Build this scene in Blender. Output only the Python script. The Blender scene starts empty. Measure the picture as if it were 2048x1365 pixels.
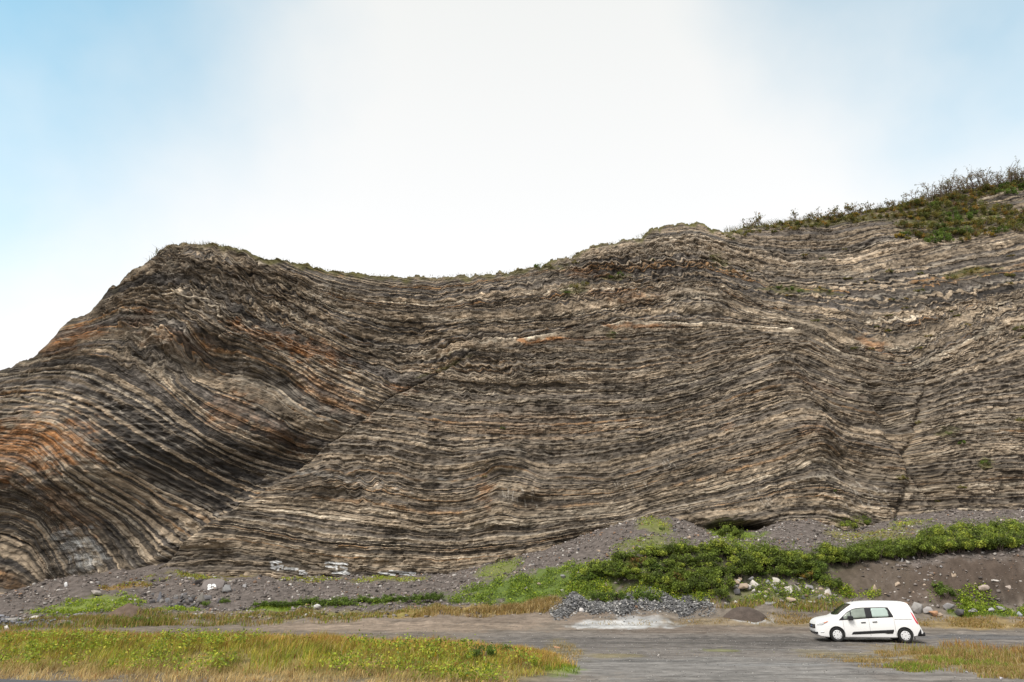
import bpy, bmesh, math, random
import numpy as np
from mathutils import Vector, Matrix

SC = bpy.context.scene
COL = SC.collection
R = math.radians
rng = np.random.default_rng(7)
random.seed(7)

# ------------------------------------------------------------------ camera
CAM_H, PITCH, LENS = 2.8, R(18.9), 24.0
F = LENS / 36.0 * 2048.0
CT, ST = math.cos(PITCH), math.sin(PITCH)
cd = bpy.data.cameras.new("camera"); cam = bpy.data.objects.new("camera", cd); COL.objects.link(cam)
cd.lens = LENS; cd.sensor_width = 36.0; cd.clip_end = 2000.0; cd.clip_start = 0.1
cam.location = (0, 0, CAM_H); cam.rotation_euler = (R(90) + PITCH, 0, 0)
SC.camera = cam

# ------------------------------------------------------------------ exposure, sky, sun
SC.view_settings.view_transform = 'Standard'; SC.view_settings.look = 'None'
SC.view_settings.gamma = 1.0; SC.view_settings.use_curve_mapping = False
SC.view_settings.exposure = 0.42
SUN_EL, SUN_AZ = R(52), R(218)          # azimuth measured clockwise from +Y
w = bpy.data.worlds.new("World"); SC.world = w; w.use_nodes = True
nt = w.node_tree; nt.nodes.clear()
def N(nt, t, **k):
    n = nt.nodes.new(t)
    for a, b in k.items(): setattr(n, a, b)
    return n
def math_node(nt, op, a, b=None, clamp=False):
    n = N(nt, 'ShaderNodeMath', operation=op, use_clamp=clamp)
    for i, v in enumerate((a, b)):
        if v is None: continue
        if isinstance(v, (int, float)): n.inputs[i].default_value = v
        else: nt.links.new(v, n.inputs[i])
    return n.outputs[0]
out = N(nt, 'ShaderNodeOutputWorld')
sky = N(nt, 'ShaderNodeTexSky', sky_type='NISHITA', sun_disc=False)
sky.sun_elevation = SUN_EL; sky.sun_rotation = SUN_AZ; sky.air_density = 1.0; sky.dust_density = 0.3; sky.ozone_density = 1.0
bg1 = N(nt, 'ShaderNodeBackground'); bg1.inputs[1].default_value = 0.15
thin = N(nt, 'ShaderNodeVectorMath', operation='MULTIPLY'); thin.inputs[1].default_value = (0.92, 1.66, 1.38)   # thin bright veil in front of the blue
nt.links.new(sky.outputs[0], thin.inputs[0]); nt.links.new(thin.outputs[0], bg1.inputs[0])
bg2 = N(nt, 'ShaderNodeBackground'); bg2.inputs[1].default_value = 1.0
mixs = N(nt, 'ShaderNodeMixShader'); nt.links.new(bg1.outputs[0], mixs.inputs[1]); nt.links.new(bg2.outputs[0], mixs.inputs[2])
nt.links.new(mixs.outputs[0], out.inputs[0])
tc = N(nt, 'ShaderNodeTexCoord')
noi = N(nt, 'ShaderNodeTexNoise'); noi.inputs['Scale'].default_value = 1.7; noi.inputs['Detail'].default_value = 6.0; noi.inputs['Roughness'].default_value = 0.5
nt.links.new(tc.outputs['Generated'], noi.inputs['Vector'])
nz = math_node(nt, 'MULTIPLY', math_node(nt, 'SUBTRACT', noi.outputs[0], 0.5), 0.26)
def hole(az, el, lo, hi):                # a break in the cloud: 1 in its middle, 0 away from it
    d = (math.sin(R(az)) * math.cos(R(el)), math.cos(R(az)) * math.cos(R(el)), math.sin(R(el)))
    dp = N(nt, 'ShaderNodeVectorMath', operation='DOT_PRODUCT'); dp.inputs[1].default_value = d
    nt.links.new(tc.outputs['Generated'], dp.inputs[0])
    v = math_node(nt, 'ADD', dp.outputs['Value'], nz)
    mr = N(nt, 'ShaderNodeMapRange', interpolation_type='SMOOTHSTEP')
    mr.inputs['From Min'].default_value = lo; mr.inputs['From Max'].default_value = hi
    nt.links.new(v, mr.inputs['Value'])
    return mr.outputs[0]
h1 = hole(-56, 42, 0.85, 1.04)
h2 = hole(62, 48, 0.86, 1.03)
cover = math_node(nt, 'SUBTRACT', 1.0, math_node(nt, 'MULTIPLY', math_node(nt, 'MAXIMUM', h1, h2), 0.95), clamp=True)
nt.links.new(cover, mixs.inputs[0])
# the cloud sheet: brightest low down where it is thin, a little greyer overhead
sep = N(nt, 'ShaderNodeSeparateXYZ'); nt.links.new(tc.outputs['Generated'], sep.inputs[0])
cr = N(nt, 'ShaderNodeValToRGB'); nt.links.new(sep.outputs['Z'], cr.inputs[0])
cr.color_ramp.elements[0].position = 0.30; cr.color_ramp.elements[0].color = (0.80, 0.80, 0.81, 1)
cr.color_ramp.elements[1].position = 0.75; cr.color_ramp.elements[1].color = (0.66, 0.67, 0.66, 1)
nt.links.new(cr.outputs[0], bg2.inputs[0])

sd = bpy.data.lights.new("sun", 'SUN'); sd.energy = 2.5; sd.angle = R(24); sd.color = (1.0, 0.95, 0.87)
sun = bpy.data.objects.new("sun", sd); COL.objects.link(sun)
sdir = Vector((math.sin(SUN_AZ) * math.cos(SUN_EL), math.cos(SUN_AZ) * math.cos(SUN_EL), math.sin(SUN_EL)))
sun.rotation_euler = sdir.to_track_quat('Z', 'Y').to_euler(); sun.location = sdir * 100

# ------------------------------------------------------------------ numeric helpers
def hsh(ix, iy, seed=0):
    h = (ix.astype(np.int64).astype(np.uint32) * np.uint32(374761393)) ^ (iy.astype(np.int64).astype(np.uint32) * np.uint32(668265263)) ^ np.uint32((seed * 2246822519 + 3266489917) & 0xffffffff)
    h = (h ^ (h >> np.uint32(13))) * np.uint32(1274126177)
    h = (h ^ (h >> np.uint32(15))) * np.uint32(2246822519)
    h = h ^ (h >> np.uint32(16))
    return h.astype(np.float32) / np.float32(4294967295.0)
def perlin(x, y, seed=0):
    x = np.asarray(x, np.float32); y = np.asarray(y, np.float32)
    xi = np.floor(x); yi = np.floor(y); xf = x - xi; yf = y - yi
    u = xf * xf * xf * (xf * (xf * 6 - 15) + 10); v = yf * yf * yf * (yf * (yf * 6 - 15) + 10)
    def g(ix, iy, dx, dy):
        a = hsh(ix, iy, seed) * np.float32(2 * math.pi)
        return np.cos(a) * dx + np.sin(a) * dy
    n00 = g(xi, yi, xf, yf); n10 = g(xi + 1, yi, xf - 1, yf); n01 = g(xi, yi + 1, xf, yf - 1); n11 = g(xi + 1, yi + 1, xf - 1, yf - 1)
    a = n00 + u * (n10 - n00); b = n01 + u * (n11 - n01)
    return (a + v * (b - a)) * 1.5
def fbm(x, y, seed=0, octs=4, gain=0.5):
    s = 0; a = 1.0; f = 1.0
    for o in range(octs):
        s = s + a * perlin(np.asarray(x) * f + 17.3 * o, np.asarray(y) * f - 9.1 * o, seed + o); a *= gain; f *= 2.03
    return s
def sstep(a, b, x):
    t = np.clip((x - a) / (b - a), 0, 1); return t * t * (3 - 2 * t)
def pchip(x, xp, yp):
    xp = np.asarray(xp, float); yp = np.asarray(yp, float)
    h = np.diff(xp); d = np.diff(yp) / h
    m = np.zeros_like(yp); m[0] = d[0]; m[-1] = d[-1]
    for i in range(1, len(xp) - 1):
        if d[i - 1] * d[i] > 0:
            w1 = 2 * h[i] + h[i - 1]; w2 = h[i] + 2 * h[i - 1]
            m[i] = (w1 + w2) / (w1 / d[i - 1] + w2 / d[i])
    x = np.asarray(x, float)
    k = np.clip(np.searchsorted(xp, x) - 1, 0, len(h) - 1)
    t = np.clip((x - xp[k]) / h[k], 0, 1)
    r = (2*t**3 - 3*t**2 + 1) * yp[k] + (t**3 - 2*t**2 + t) * h[k] * m[k] + (-2*t**3 + 3*t**2) * yp[k+1] + (t**3 - t**2) * h[k] * m[k+1]
    r = np.where(x < xp[0], yp[0] + m[0] * (x - xp[0]), r)
    return np.where(x > xp[-1], yp[-1] + m[-1] * (x - xp[-1]), r)

def ray(px, py):
    dx = (np.asarray(px, float) - 1024.0) / F; dy = (np.asarray(py, float) - 682.5) / F
    return dx, CT + dy * ST, ST - dy * CT
def at(px, py, Y):                        # the point seen at a pixel of the photograph, Y metres ahead
    a, b, c = ray(px, py); t = Y / b
    return a * t, np.asarray(Y, float) + 0 * t, CAM_H + c * t

# ------------------------------------------------------------------ mesh helpers
def link_mesh(name, V, loops, sizes, mat=None, cols=None, parent=None, smooth=False):
    me = bpy.data.meshes.new(name)
    V = np.asarray(V, np.float32); loops = np.asarray(loops, np.int32).ravel(); sizes = np.asarray(sizes, np.int32)
    me.vertices.add(len(V)); me.vertices.foreach_set('co', V.ravel())
    me.loops.add(len(loops)); me.loops.foreach_set('vertex_index', loops)
    me.polygons.add(len(sizes))
    st = np.zeros(len(sizes), np.int32); st[1:] = np.cumsum(sizes)[:-1]
    me.polygons.foreach_set('loop_start', st)
    me.update(calc_edges=True); me.validate()
    if smooth: me.polygons.foreach_set('use_smooth', np.ones(len(me.polygons), bool))
    if cols is not None:
        c = np.ones((len(V), 4), np.float32); c[:, :3] = cols
        a = me.attributes.new('tint', 'FLOAT_COLOR', 'POINT'); a.data.foreach_set('color', c.ravel())
    if mat: me.materials.append(mat)
    o = bpy.data.objects.new(name, me); COL.objects.link(o)
    if parent: o.parent = parent
    return o
def grid_faces(nr, nc):
    i = np.arange(nr - 1)[:, None] * nc + np.arange(nc - 1)[None, :]
    return np.stack([i, i + 1, i + nc + 1, i + nc], -1).reshape(-1, 4)
def tag(o, label=None, cat=None, group=None, kind=None):
    for k, v in (('label', label), ('category', cat), ('group', group), ('kind', kind)):
        if v: o[k] = v
    return o
def thing(name, label, cat, loc=(0, 0, 0), group=None):
    o = bpy.data.objects.new(name, None); COL.objects.link(o); o.location = loc; o.empty_display_size = 0.2
    return tag(o, label, cat, group)

def mat_tint(name, rough=0.9, noise=0.0, nscale=8.0, bump=0.0, bscale=20.0, spec=0.25, translucent=0.0, stretch=None):
    m = bpy.data.materials.new(name); m.use_nodes = True; t = m.node_tree
    b = t.nodes['Principled BSDF']; b.inputs['Roughness'].default_value = rough; b.inputs['Specular IOR Level'].default_value = spec
    at_ = N(t, 'ShaderNodeAttribute', attribute_name='tint'); src = at_.outputs['Color']
    co = N(t, 'ShaderNodeTexCoord').outputs['Object']
    if stretch:
        mp = N(t, 'ShaderNodeMapping'); mp.inputs['Scale'].default_value = stretch; t.links.new(co, mp.inputs[0]); co = mp.outputs[0]
    if noise:
        n = N(t, 'ShaderNodeTexNoise'); n.inputs['Scale'].default_value = nscale; n.inputs['Detail'].default_value = 5; n.inputs['Roughness'].default_value = 0.65
        t.links.new(co, n.inputs['Vector'])
        f = math_node(t, 'ADD', math_node(t, 'MULTIPLY', math_node(t, 'SUBTRACT', n.outputs[0], 0.5), noise * 2), 1.0)
        vm = N(t, 'ShaderNodeVectorMath', operation='SCALE'); t.links.new(src, vm.inputs[0]); t.links.new(f, vm.inputs['Scale']); src = vm.outputs[0]
    t.links.new(src, b.inputs['Base Color'])
    if bump:
        n2 = N(t, 'ShaderNodeTexNoise'); n2.inputs['Scale'].default_value = bscale; n2.inputs['Detail'].default_value = 4
        t.links.new(co, n2.inputs['Vector'])
        bp = N(t, 'ShaderNodeBump'); bp.inputs['Strength'].default_value = bump; bp.inputs['Distance'].default_value = 0.05
        t.links.new(n2.outputs[0], bp.inputs['Height']); t.links.new(bp.outputs[0], b.inputs['Normal'])
    if translucent:
        tr = N(t, 'ShaderNodeBsdfTranslucent'); t.links.new(src, tr.inputs[0])
        mx = N(t, 'ShaderNodeMixShader'); mx.inputs[0].default_value = translucent
        t.links.new(b.outputs[0], mx.inputs[1]); t.links.new(tr.outputs[0], mx.inputs[2]); t.links.new(mx.outputs[0], t.nodes['Material Output'].inputs[0])
    return m
def mat_plain(name, col, rough=0.5, spec=0.5, coat=0.0, metal=0.0, noise=0.0, nscale=5.0):
    m = bpy.data.materials.new(name); m.use_nodes = True; t = m.node_tree
    b = t.nodes['Principled BSDF']; b.inputs['Base Color'].default_value = (*col, 1); b.inputs['Roughness'].default_value = rough
    b.inputs['Specular IOR Level'].default_value = spec; b.inputs['Coat Weight'].default_value = coat; b.inputs['Metallic'].default_value = metal
    if noise:
        n = N(t, 'ShaderNodeTexNoise'); n.inputs['Scale'].default_value = nscale; n.inputs['Detail'].default_value = 5
        t.links.new(N(t, 'ShaderNodeTexCoord').outputs['Object'], n.inputs['Vector'])
        mx = N(t, 'ShaderNodeMix', data_type='RGBA'); t.links.new(n.outputs[0], mx.inputs[0])
        mx.inputs[6].default_value = (*[c * (1 - noise) for c in col], 1); mx.inputs[7].default_value = (*[min(1, c * (1 + noise)) for c in col], 1)
        t.links.new(mx.outputs[2], b.inputs['Base Color'])
    return m

M_ROCK = mat_tint('cliff_rock', rough=0.88, noise=0.62, nscale=2.6, bump=0.6, bscale=7.0, spec=0.3, stretch=(1, 1, 2.2))
def laminate(m):
    # thin laminae inside every bed, following the bedding coordinate carried by the mesh
    t = m.node_tree; b = t.nodes['Principled BSDF']; src = b.inputs['Base Color'].links[0].from_socket
    w_ = N(t, 'ShaderNodeAttribute', attribute_name='bed').outputs['Fac']
    def lam(freq, lo, hi, a, c, det=3.0):
        n = N(t, 'ShaderNodeTexNoise', noise_dimensions='1D'); n.inputs['Scale'].default_value = 1.0; n.inputs['Detail'].default_value = det; n.inputs['Roughness'].default_value = 0.7
        t.links.new(math_node(t, 'MULTIPLY', w_, freq), n.inputs['W'])
        mr = N(t, 'ShaderNodeMapRange'); t.links.new(n.outputs[0], mr.inputs['Value'])
        for k, v in zip(('From Min', 'From Max', 'To Min', 'To Max'), (lo, hi, a, c)): mr.inputs[k].default_value = v
        return mr.outputs[0]
    br = N(t, 'ShaderNodeTexNoise'); br.inputs['Scale'].default_value = 0.9; br.inputs['Detail'].default_value = 4
    t.links.new(N(t, 'ShaderNodeTexCoord').outputs['Object'], br.inputs['Vector'])
    f1 = lam(7.0, 0.3, 0.7, 0.42, 1.55)
    thinl = math_node(t, 'MULTIPLY', lam(3.1, 0.60, 0.66, 0.0, 1.0, 2.0), N(t, 'ShaderNodeMapRange').outputs[0])
    mr = thinl.node.inputs[1].links[0].from_node; t.links.new(br.outputs[0], mr.inputs['Value']); mr.inputs['From Min'].default_value = 0.40; mr.inputs['From Max'].default_value = 0.58
    s1 = N(t, 'ShaderNodeVectorMath', operation='SCALE'); t.links.new(src, s1.inputs[0]); t.links.new(f1, s1.inputs['Scale'])
    mx = N(t, 'ShaderNodeMix', data_type='RGBA'); t.links.new(math_node(t, 'MULTIPLY', thinl, 0.55), mx.inputs[0]); t.links.new(s1.outputs[0], mx.inputs[6]); mx.inputs[7].default_value = (0.40, 0.35, 0.285, 1)
    # turf and paint keep their own colour
    pl = N(t, 'ShaderNodeAttribute', attribute_name='cover').outputs['Fac']
    m2 = N(t, 'ShaderNodeMix', data_type='RGBA'); t.links.new(pl, m2.inputs[0]); t.links.new(mx.outputs[2], m2.inputs[6]); t.links.new(src, m2.inputs[7])
    t.links.new(m2.outputs[2], b.inputs['Base Color'])
    bp = N(t, 'ShaderNodeBump'); bp.inputs['Strength'].default_value = 0.5; bp.inputs['Distance'].default_value = 0.06
    t.links.new(f1, bp.inputs['Height']); t.links.new(b.inputs['Normal'].links[0].from_socket, bp.inputs['Normal']); t.links.new(bp.outputs[0], b.inputs['Normal'])
laminate(M_ROCK)
M_GROUND = mat_tint('ground_earth', rough=0.95, noise=0.38, nscale=7.0, bump=0.7, bscale=14.0, spec=0.2)
M_STONE = mat_tint('loose_stone', rough=0.85, noise=0.2, nscale=4.0, spec=0.3)
M_GRASS = mat_tint('grass_blade', rough=0.7, spec=0.2, translucent=0.3)
M_LEAF = mat_tint('leaf', rough=0.6, spec=0.3, translucent=0.3)
M_BARK = mat_plain('bark', (0.17, 0.13, 0.105), 0.9, noise=0.4, nscale=12)

# ------------------------------------------------------------------ the cliff's mean surface: plan line and lean
def cliff_base(X, Z):
    X = np.asarray(X, float); Z = np.asarray(Z, float)
    y0 = np.interp(X, [-75, -50, -41, -30, -22, -14, 0, 20, 45, 75], [47.5, 51, 52.8, 55.5, 58.2, 59.6, 60.5, 61.5, 61.5, 59.5])
    k = np.interp(X, [-60, -20, 20, 70], [0.27, 0.32, 0.36, 0.40])
    k2 = np.interp(X, [-15, 15, 35, 65], [0.0, 0.12, 0.2, 0.22])
    return y0 + k * np.maximum(Z, -5) + k2 * np.log1p(np.exp(np.clip((Z - 24) / 3, -30, 30))) * 3
def at_cliff(px, py):
    a, b, c = ray(px, py); Y = np.full(np.shape(a), 60.0)
    for _ in range(60):
        t = Y / b; Y = 0.5 * Y + 0.5 * cliff_base(a * t, CAM_H + c * t)
    t = Y / b
    return a * t, Y, CAM_H + c * t

# where scree meets rock, left to right along the foot of the cliff
JOINT = np.array([(-420, 1190), (-150, 1190), (0, 1186), (60, 1172), (110, 1163), (200, 1152), (310, 1139), (420, 1150), (500, 1150), (560, 1156), (690, 1154), (800, 1150),
    (860, 1152), (900, 1146), (950, 1136), (1010, 1119), (1100, 1098), (1200, 1060), (1290, 1033), (1360, 1032), (1400, 1052), (1440, 1066), (1520, 1064), (1550, 1042), (1575, 1034),
    (1630, 1040), (1700, 1060), (1760, 1052), (1800, 1036), (1880, 1024), (1960, 1022), (2048, 1020), (2450, 1010)], float)
jx = JOINT[:, 0]
jX, jY, jZ = at_cliff(JOINT[:, 0], JOINT[:, 1])
CP = [-420, 0, 250, 500, 750, 900, 1050, 1200, 1300, 1450, 1600, 1700, 1850, 2048, 2450]
toeY = np.interp(jx, CP, [47, 48, 48, 48, 48, 48, 47, 46, 46, 46, 46, 46, 45, 45, 45])
toeP = np.interp(jx, CP, [1234, 1232, 1226, 1223, 1218, 1212, 1214, 1213, 1206, 1203, 1206, 1207, 1216, 1218, 1220])
aY = np.interp(jx, CP, [49.5, 50.5, 52, 52.5, 53, 53, 52, 50.5, 50.5, 50, 50, 49, 47.2, 46.7, 46.5])
aP = np.interp(jx, CP, [1210, 1208, 1195, 1190, 1188, 1178, 1165, 1140, 1112, 1110, 1113, 1127, 1124, 1114, 1105])
bY = np.interp(jx, CP, [50.5, 52, 54, 55, 56, 57, 56.5, 55, 56, 56, 55, 54, 52, 51, 50])
bP = np.interp(jx, CP, [1198, 1196, 1172, 1170, 1170, 1160, 1130, 1098, 1070, 1082, 1085, 1092, 1085, 1075, 1065])
LOT_Z = -0.30                             # the lot lies a little lower than the road
TY = np.arange(0, 90.01, 0.25)
TAB = np.zeros((len(jx), len(TY))); TA = np.zeros(len(jx))
for k in range(len(jx)):
    Xs, Ys, Zs = at(np.array([jx[k]] * 3), np.array([toeP[k], aP[k], bP[k]]), np.array([toeY[k], aY[k], bY[k]]))
    nY = [0, 24, 34, 38, 41.5] + list(Ys) + [max(jY[k] + 0.15, Ys[2] + 0.6)]
    nZ = [0, 0, LOT_Z, LOT_Z, LOT_Z + 0.12] + list(Zs) + [jZ[k]]
    top = nY[-1]
    v = pchip(np.minimum(TY, top + 2.0), nY, nZ)
    TAB[k] = v; TA[k] = Xs[1] / Ys[1]
ROAD_E = lambda X: 21.55 - 0.19 * (X + 16.3)      # far edge of the asphalt
def bank_h(X, Y):
    h = np.interp(X, [-70, -12, -4, 0.2, 2.0], [0.62, 0.58, 0.5, 0.28, 0.0])
    e = np.maximum(ROAD_E(X), 19.0)
    return h * sstep(e + 0.3, e + 4.8, Y) * (1 - sstep(27.0, 30.0, Y + 0.12 * np.maximum(X, -20)))
def terrain(X, Y, fine=True):
    X = np.asarray(X, float); Y = np.asarray(Y, float)
    a = X / np.maximum(Y, 8.0)
    k = np.clip(np.searchsorted(TA, a) - 1, 0, len(TA) - 2)
    fa = np.clip((a - TA[k]) / (TA[k + 1] - TA[k]), 0, 1)
    yy = np.clip(Y, 0, 89.9) / 0.25; j = np.floor(yy).astype(int); fy = yy - j
    z = (TAB[k, j] * (1 - fy) + TAB[k, j + 1] * fy) * (1 - fa) + (TAB[k + 1, j] * (1 - fy) + TAB[k + 1, j + 1] * fy) * fa
    z = z + bank_h(X, Y)
    if fine:
        rough = sstep(40, 47, Y)
        z = z + rough * (0.22 * fbm(X * 0.35, Y * 0.35, 31, 3) + 0.07 * fbm(X * 1.7, Y * 1.7, 32, 3))
        z = z + (1 - rough) * 0.025 * fbm(X * 0.5, Y * 0.8, 33, 3) + 0.012 * fbm(X * 3, Y * 3, 34, 2)
        z = z - 0.03 * (1 - sstep(-0.2, 0.5, Y - ROAD_E(X))) * sstep(-9, -6, Y - ROAD_E(X)) - 0.0
    return z
_sY = np.concatenate([np.arange(14, 46, 0.04), np.arange(46, 66, 0.05)])
def ground_at(px, py):
    a, b, c = ray(px, py); t = _sY / b
    z = CAM_H + c * t; g = terrain(a * t, _sY, False)
    hit = np.nonzero(z <= g)[0]
    i = hit[0] if len(hit) else len(_sY) - 1
    return float(a * t[i]), float(_sY[i]), float(g[i])

# ------------------------------------------------------------------ ground sheet and its patches
EARTH = (0.165, 0.138, 0.112)
# px, py, half width, half height, colour, strength  (each becomes a patch in metres on the ground)
PATCH = [
 (800, 1254, 330, 14, (0.25, 0.195, 0.15), 0.9), (1050, 1236, 260, 16, (0.190, 0.150, 0.118), 0.8), (500, 1232, 260, 12, (0.21, 0.165, 0.10), 0.7),
 (1540, 1245, 330, 10, (0.205, 0.160, 0.105), 0.9), (1420, 1262, 260, 8, (0.17, 0.135, 0.11), 0.7),
 (1950, 1250, 130, 12, (0.240, 0.175, 0.085), 0.95), (1350, 1290, 420, 16, (0.14, 0.126, 0.116), 0.8), (1560, 1283, 240, 12, (0.095, 0.085, 0.078), 0.7),
 (1400, 1335, 420, 26, (0.20, 0.19, 0.18), 0.75), (1330, 1277, 480, 2, (0.10, 0.092, 0.086), 0.75), (1300, 1286, 520, 2, (0.105, 0.097, 0.09), 0.7), (1500, 1300, 260, 2, (0.24, 0.23, 0.22), 0.5), (1250, 1322, 240, 3, (0.12, 0.115, 0.11), 0.55), (1560, 1330, 180, 3, (0.25, 0.245, 0.24), 0.5), (1230, 1312, 60, 5, (0.22, 0.18, 0.07), 0.5), (1440, 1301, 45, 3, (0.2, 0.2, 0.07), 0.6),
 (1940, 1275, 130, 6, (0.11, 0.11, 0.115), 0.7),
 (1245, 1250, 110, 9, (0.42, 0.42, 0.415), 0.9), (1275, 1241, 60, 7, (0.36, 0.36, 0.36), 0.7), (1500, 1240, 46, 6, (0.46, 0.46, 0.455), 0.9),
 (1960, 1324, 120, 30, (0.25, 0.185, 0.085), 0.9), (1810, 1300, 90, 10, (0.21, 0.165, 0.10), 0.6), (1700, 1312, 90, 14, (0.20, 0.165, 0.09), 0.6),
 (900, 1224, 200, 10, (0.30, 0.21, 0.085), 0.9), (1020, 1218, 90, 9, (0.34, 0.24, 0.09), 0.95),
 (180, 1214, 90, 20, (0.17, 0.22, 0.035), 0.8), (560, 1217, 70, 7, (0.16, 0.22, 0.03), 0.9), (660, 1228, 200, 8, (0.22, 0.20, 0.06), 0.75), (350, 1220, 60, 6, (0.14, 0.19, 0.03), 0.7),
 (1050, 1178, 150, 32, (0.105, 0.15, 0.032), 0.95), (1180, 1172, 60, 30, (0.13, 0.17, 0.035), 0.9), (1330, 1185, 110, 26, (0.15, 0.185, 0.04), 0.9), (1560, 1190, 120, 22, (0.13, 0.14, 0.045), 0.65),
 (780, 1160, 70, 6, (0.20, 0.20, 0.04), 0.8), (620, 1160, 60, 5, (0.18, 0.17, 0.035), 0.8), (400, 1156, 60, 5, (0.19, 0.17, 0.035), 0.8), (250, 1172, 60, 7, (0.24, 0.15, 0.04), 0.8), (460, 1150, 50, 6, (0.2, 0.16, 0.03), 0.7),
 (1000, 1136, 45, 16, (0.17, 0.20, 0.04), 0.6), (1310, 1052, 34, 18, (0.16, 0.18, 0.04), 0.7), (1290, 1084, 60, 14, (0.15, 0.17, 0.04), 0.6), (1470, 1070, 50, 10, (0.12, 0.17, 0.03), 0.9), (1740, 1072, 80, 14, (0.19, 0.17, 0.05), 0.7), (1820, 1048, 40, 6, (0.2, 0.21, 0.04), 0.7),
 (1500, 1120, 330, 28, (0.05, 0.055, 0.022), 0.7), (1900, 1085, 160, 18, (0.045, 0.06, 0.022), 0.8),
 (1900, 1160, 190, 44, (0.088, 0.066, 0.052), 0.95), (1740, 1160, 90, 40, (0.10, 0.078, 0.06), 0.85), (2000, 1190, 60, 26, (0.075, 0.058, 0.046), 0.8),
 (1980, 1225, 90, 10, (0.12, 0.16, 0.04), 0.7), (1110, 1332, 50, 14, (0.17, 0.23, 0.04), 0.8), (1130, 1300, 40, 20, (0.19, 0.16, 0.09), 0.6),
]
def to_patch(p):
    px, py, rx, ry = p[:4]
    X, Y, Z = ground_at(px, py)
    Yf = ground_at(px, py - ry)[1]; Yn = ground_at(px, py + ry)[1]
    sc = (Y * CT + (Z - CAM_H) * ST) / F
    return X, Y, rx * sc, max(0.5, (Yf - Yn) / 2)
WP = [to_patch(p) for p in PATCH]
def patch_mask(X, Y, P, n, ragged=0.5):
    r = np.sqrt(((X - P[0]) / P[2]) ** 2 + ((Y - P[1]) / P[3]) ** 2)
    return 1 - sstep(0.6, 1.15, r + ragged * n)
def ground_color(X, Y):
    n1 = fbm(X * 0.6, Y * 0.6, 41, 4); n2 = fbm(X * 2.3, Y * 2.3, 42, 3); n3 = fbm(X * 0.25, Y * 1.5, 43, 3)
    c = np.empty(X.shape + (3,), np.float32); c[:] = EARTH
    sc_ = sstep(44.0, 47.5, Y)[..., None]
    scree = np.array((0.128, 0.108, 0.097)) * (1 + 0.22 * n2[..., None])
    c = c * (1 - sc_) + scree * sc_
    lot = ((1 - sstep(39, 43, Y)) * sstep(-2, 6, X + 0.3 * (Y - 26)))[..., None]
    c = c * (1 - lot) + np.array((0.180, 0.160, 0.144)) * lot
    for p, P in zip(PATCH, WP):
        s = (np.abs(X - P[0]) < 1.8 * P[2]) & (np.abs(Y - P[1]) < 1.8 * P[3])
        if not s.any(): continue
        m = (patch_mask(X[s], Y[s], P, 0.6 * n1[s] + 0.5 * n2[s]) * p[5])[:, None]
        c[s] = c[s] * (1 - m) + np.array(p[4]) * m
    bk = (sstep(0.02, 0.15, bank_h(X, Y)))[..., None]
    c = c * (1 - bk) + np.array((0.20, 0.16, 0.06)) * (1 + 0.3 * n1[..., None]) * bk
    n4 = fbm(X * 0.9, Y * 4.0, 45, 3); n6 = perlin(X * 3.3, Y * 3.3, 46)
    c = c * (1 + (0.30 * n3 + 0.30 * n4)[..., None] * (Y < 46)[..., None] + (0.16 * n2 + 0.16 * n6)[..., None])
    return np.clip(c, 0.01, 0.6)
gx = np.concatenate([[-400, -250, -160, -110, -85, -72], np.arange(-62, 70.01, 0.125), [80, 95, 125, 170, 260, 400]])
gy = np.concatenate([[-300, -120, -50, -20, 0, 8, 13], np.arange(17, 70.01, 0.125), [75, 85, 110, 180, 400]])
GX, GY = np.meshgrid(gx, gy)
GZ = terrain(GX, GY)
ground = link_mesh('ground', np.stack([GX, GY, GZ], -1).reshape(-1, 3), grid_faces(len(gy), len(gx)), np.full((len(gx) - 1) * (len(gy) - 1), 4), M_GROUND, ground_color(GX, GY).reshape(-1, 3), smooth=True)
tag(ground, kind='structure')
# asphalt road along the front of the bank
rx = np.linspace(-80, 70, 151); rr = np.linspace(0, 7, 12)
RXX, RRR = np.meshgrid(rx, rr)
RYY = ROAD_E(RXX) - RRR + 0.06 * fbm(RXX * 1.2, RRR * 0, 51, 3) * (RRR < 0.3)
M_ROAD = mat_plain('asphalt', (0.085, 0.085, 0.09), 0.9, 0.3, noise=0.35, nscale=30)
road = link_mesh('road', np.stack([RXX, RYY, 0.03 + 0 * RXX], -1).reshape(-1, 3)[:, :], grid_faces(12, 151)[:, ::-1], np.full(150 * 11, 4), M_ROAD)
tag(road, kind='structure')

# ------------------------------------------------------------------ the folded cliff
SIL = np.array([(-420, 1000), (-200, 850), (-90, 780), (0, 744), (60, 719), (95, 690), (130, 652), (185, 622), (225, 590), (235, 562), (262, 541), (295, 520), (310, 506), (345, 494), (430, 488), (480, 498), (520, 516),
    (570, 521), (620, 531), (680, 544), (740, 549), (800, 554), (860, 552), (950, 549), (1040, 541), (1100, 523), (1150, 510), (1200, 489), (1260, 480), (1300, 462), (1340, 451), (1390, 447),
    (1430, 459), (1450, 464), (1500, 452), (1560, 445), (1620, 438), (1700, 428), (1750, 420), (1800, 412), (1850, 400), (1920, 382), (2000, 368), (2048, 362), (2200, 335), (2500, 290)], float)
sX, sY, sZ = at_cliff(SIL[:, 0], SIL[:, 1])
o_ = np.argsort(sX); sX, sZ = sX[o_], sZ[o_]
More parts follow.
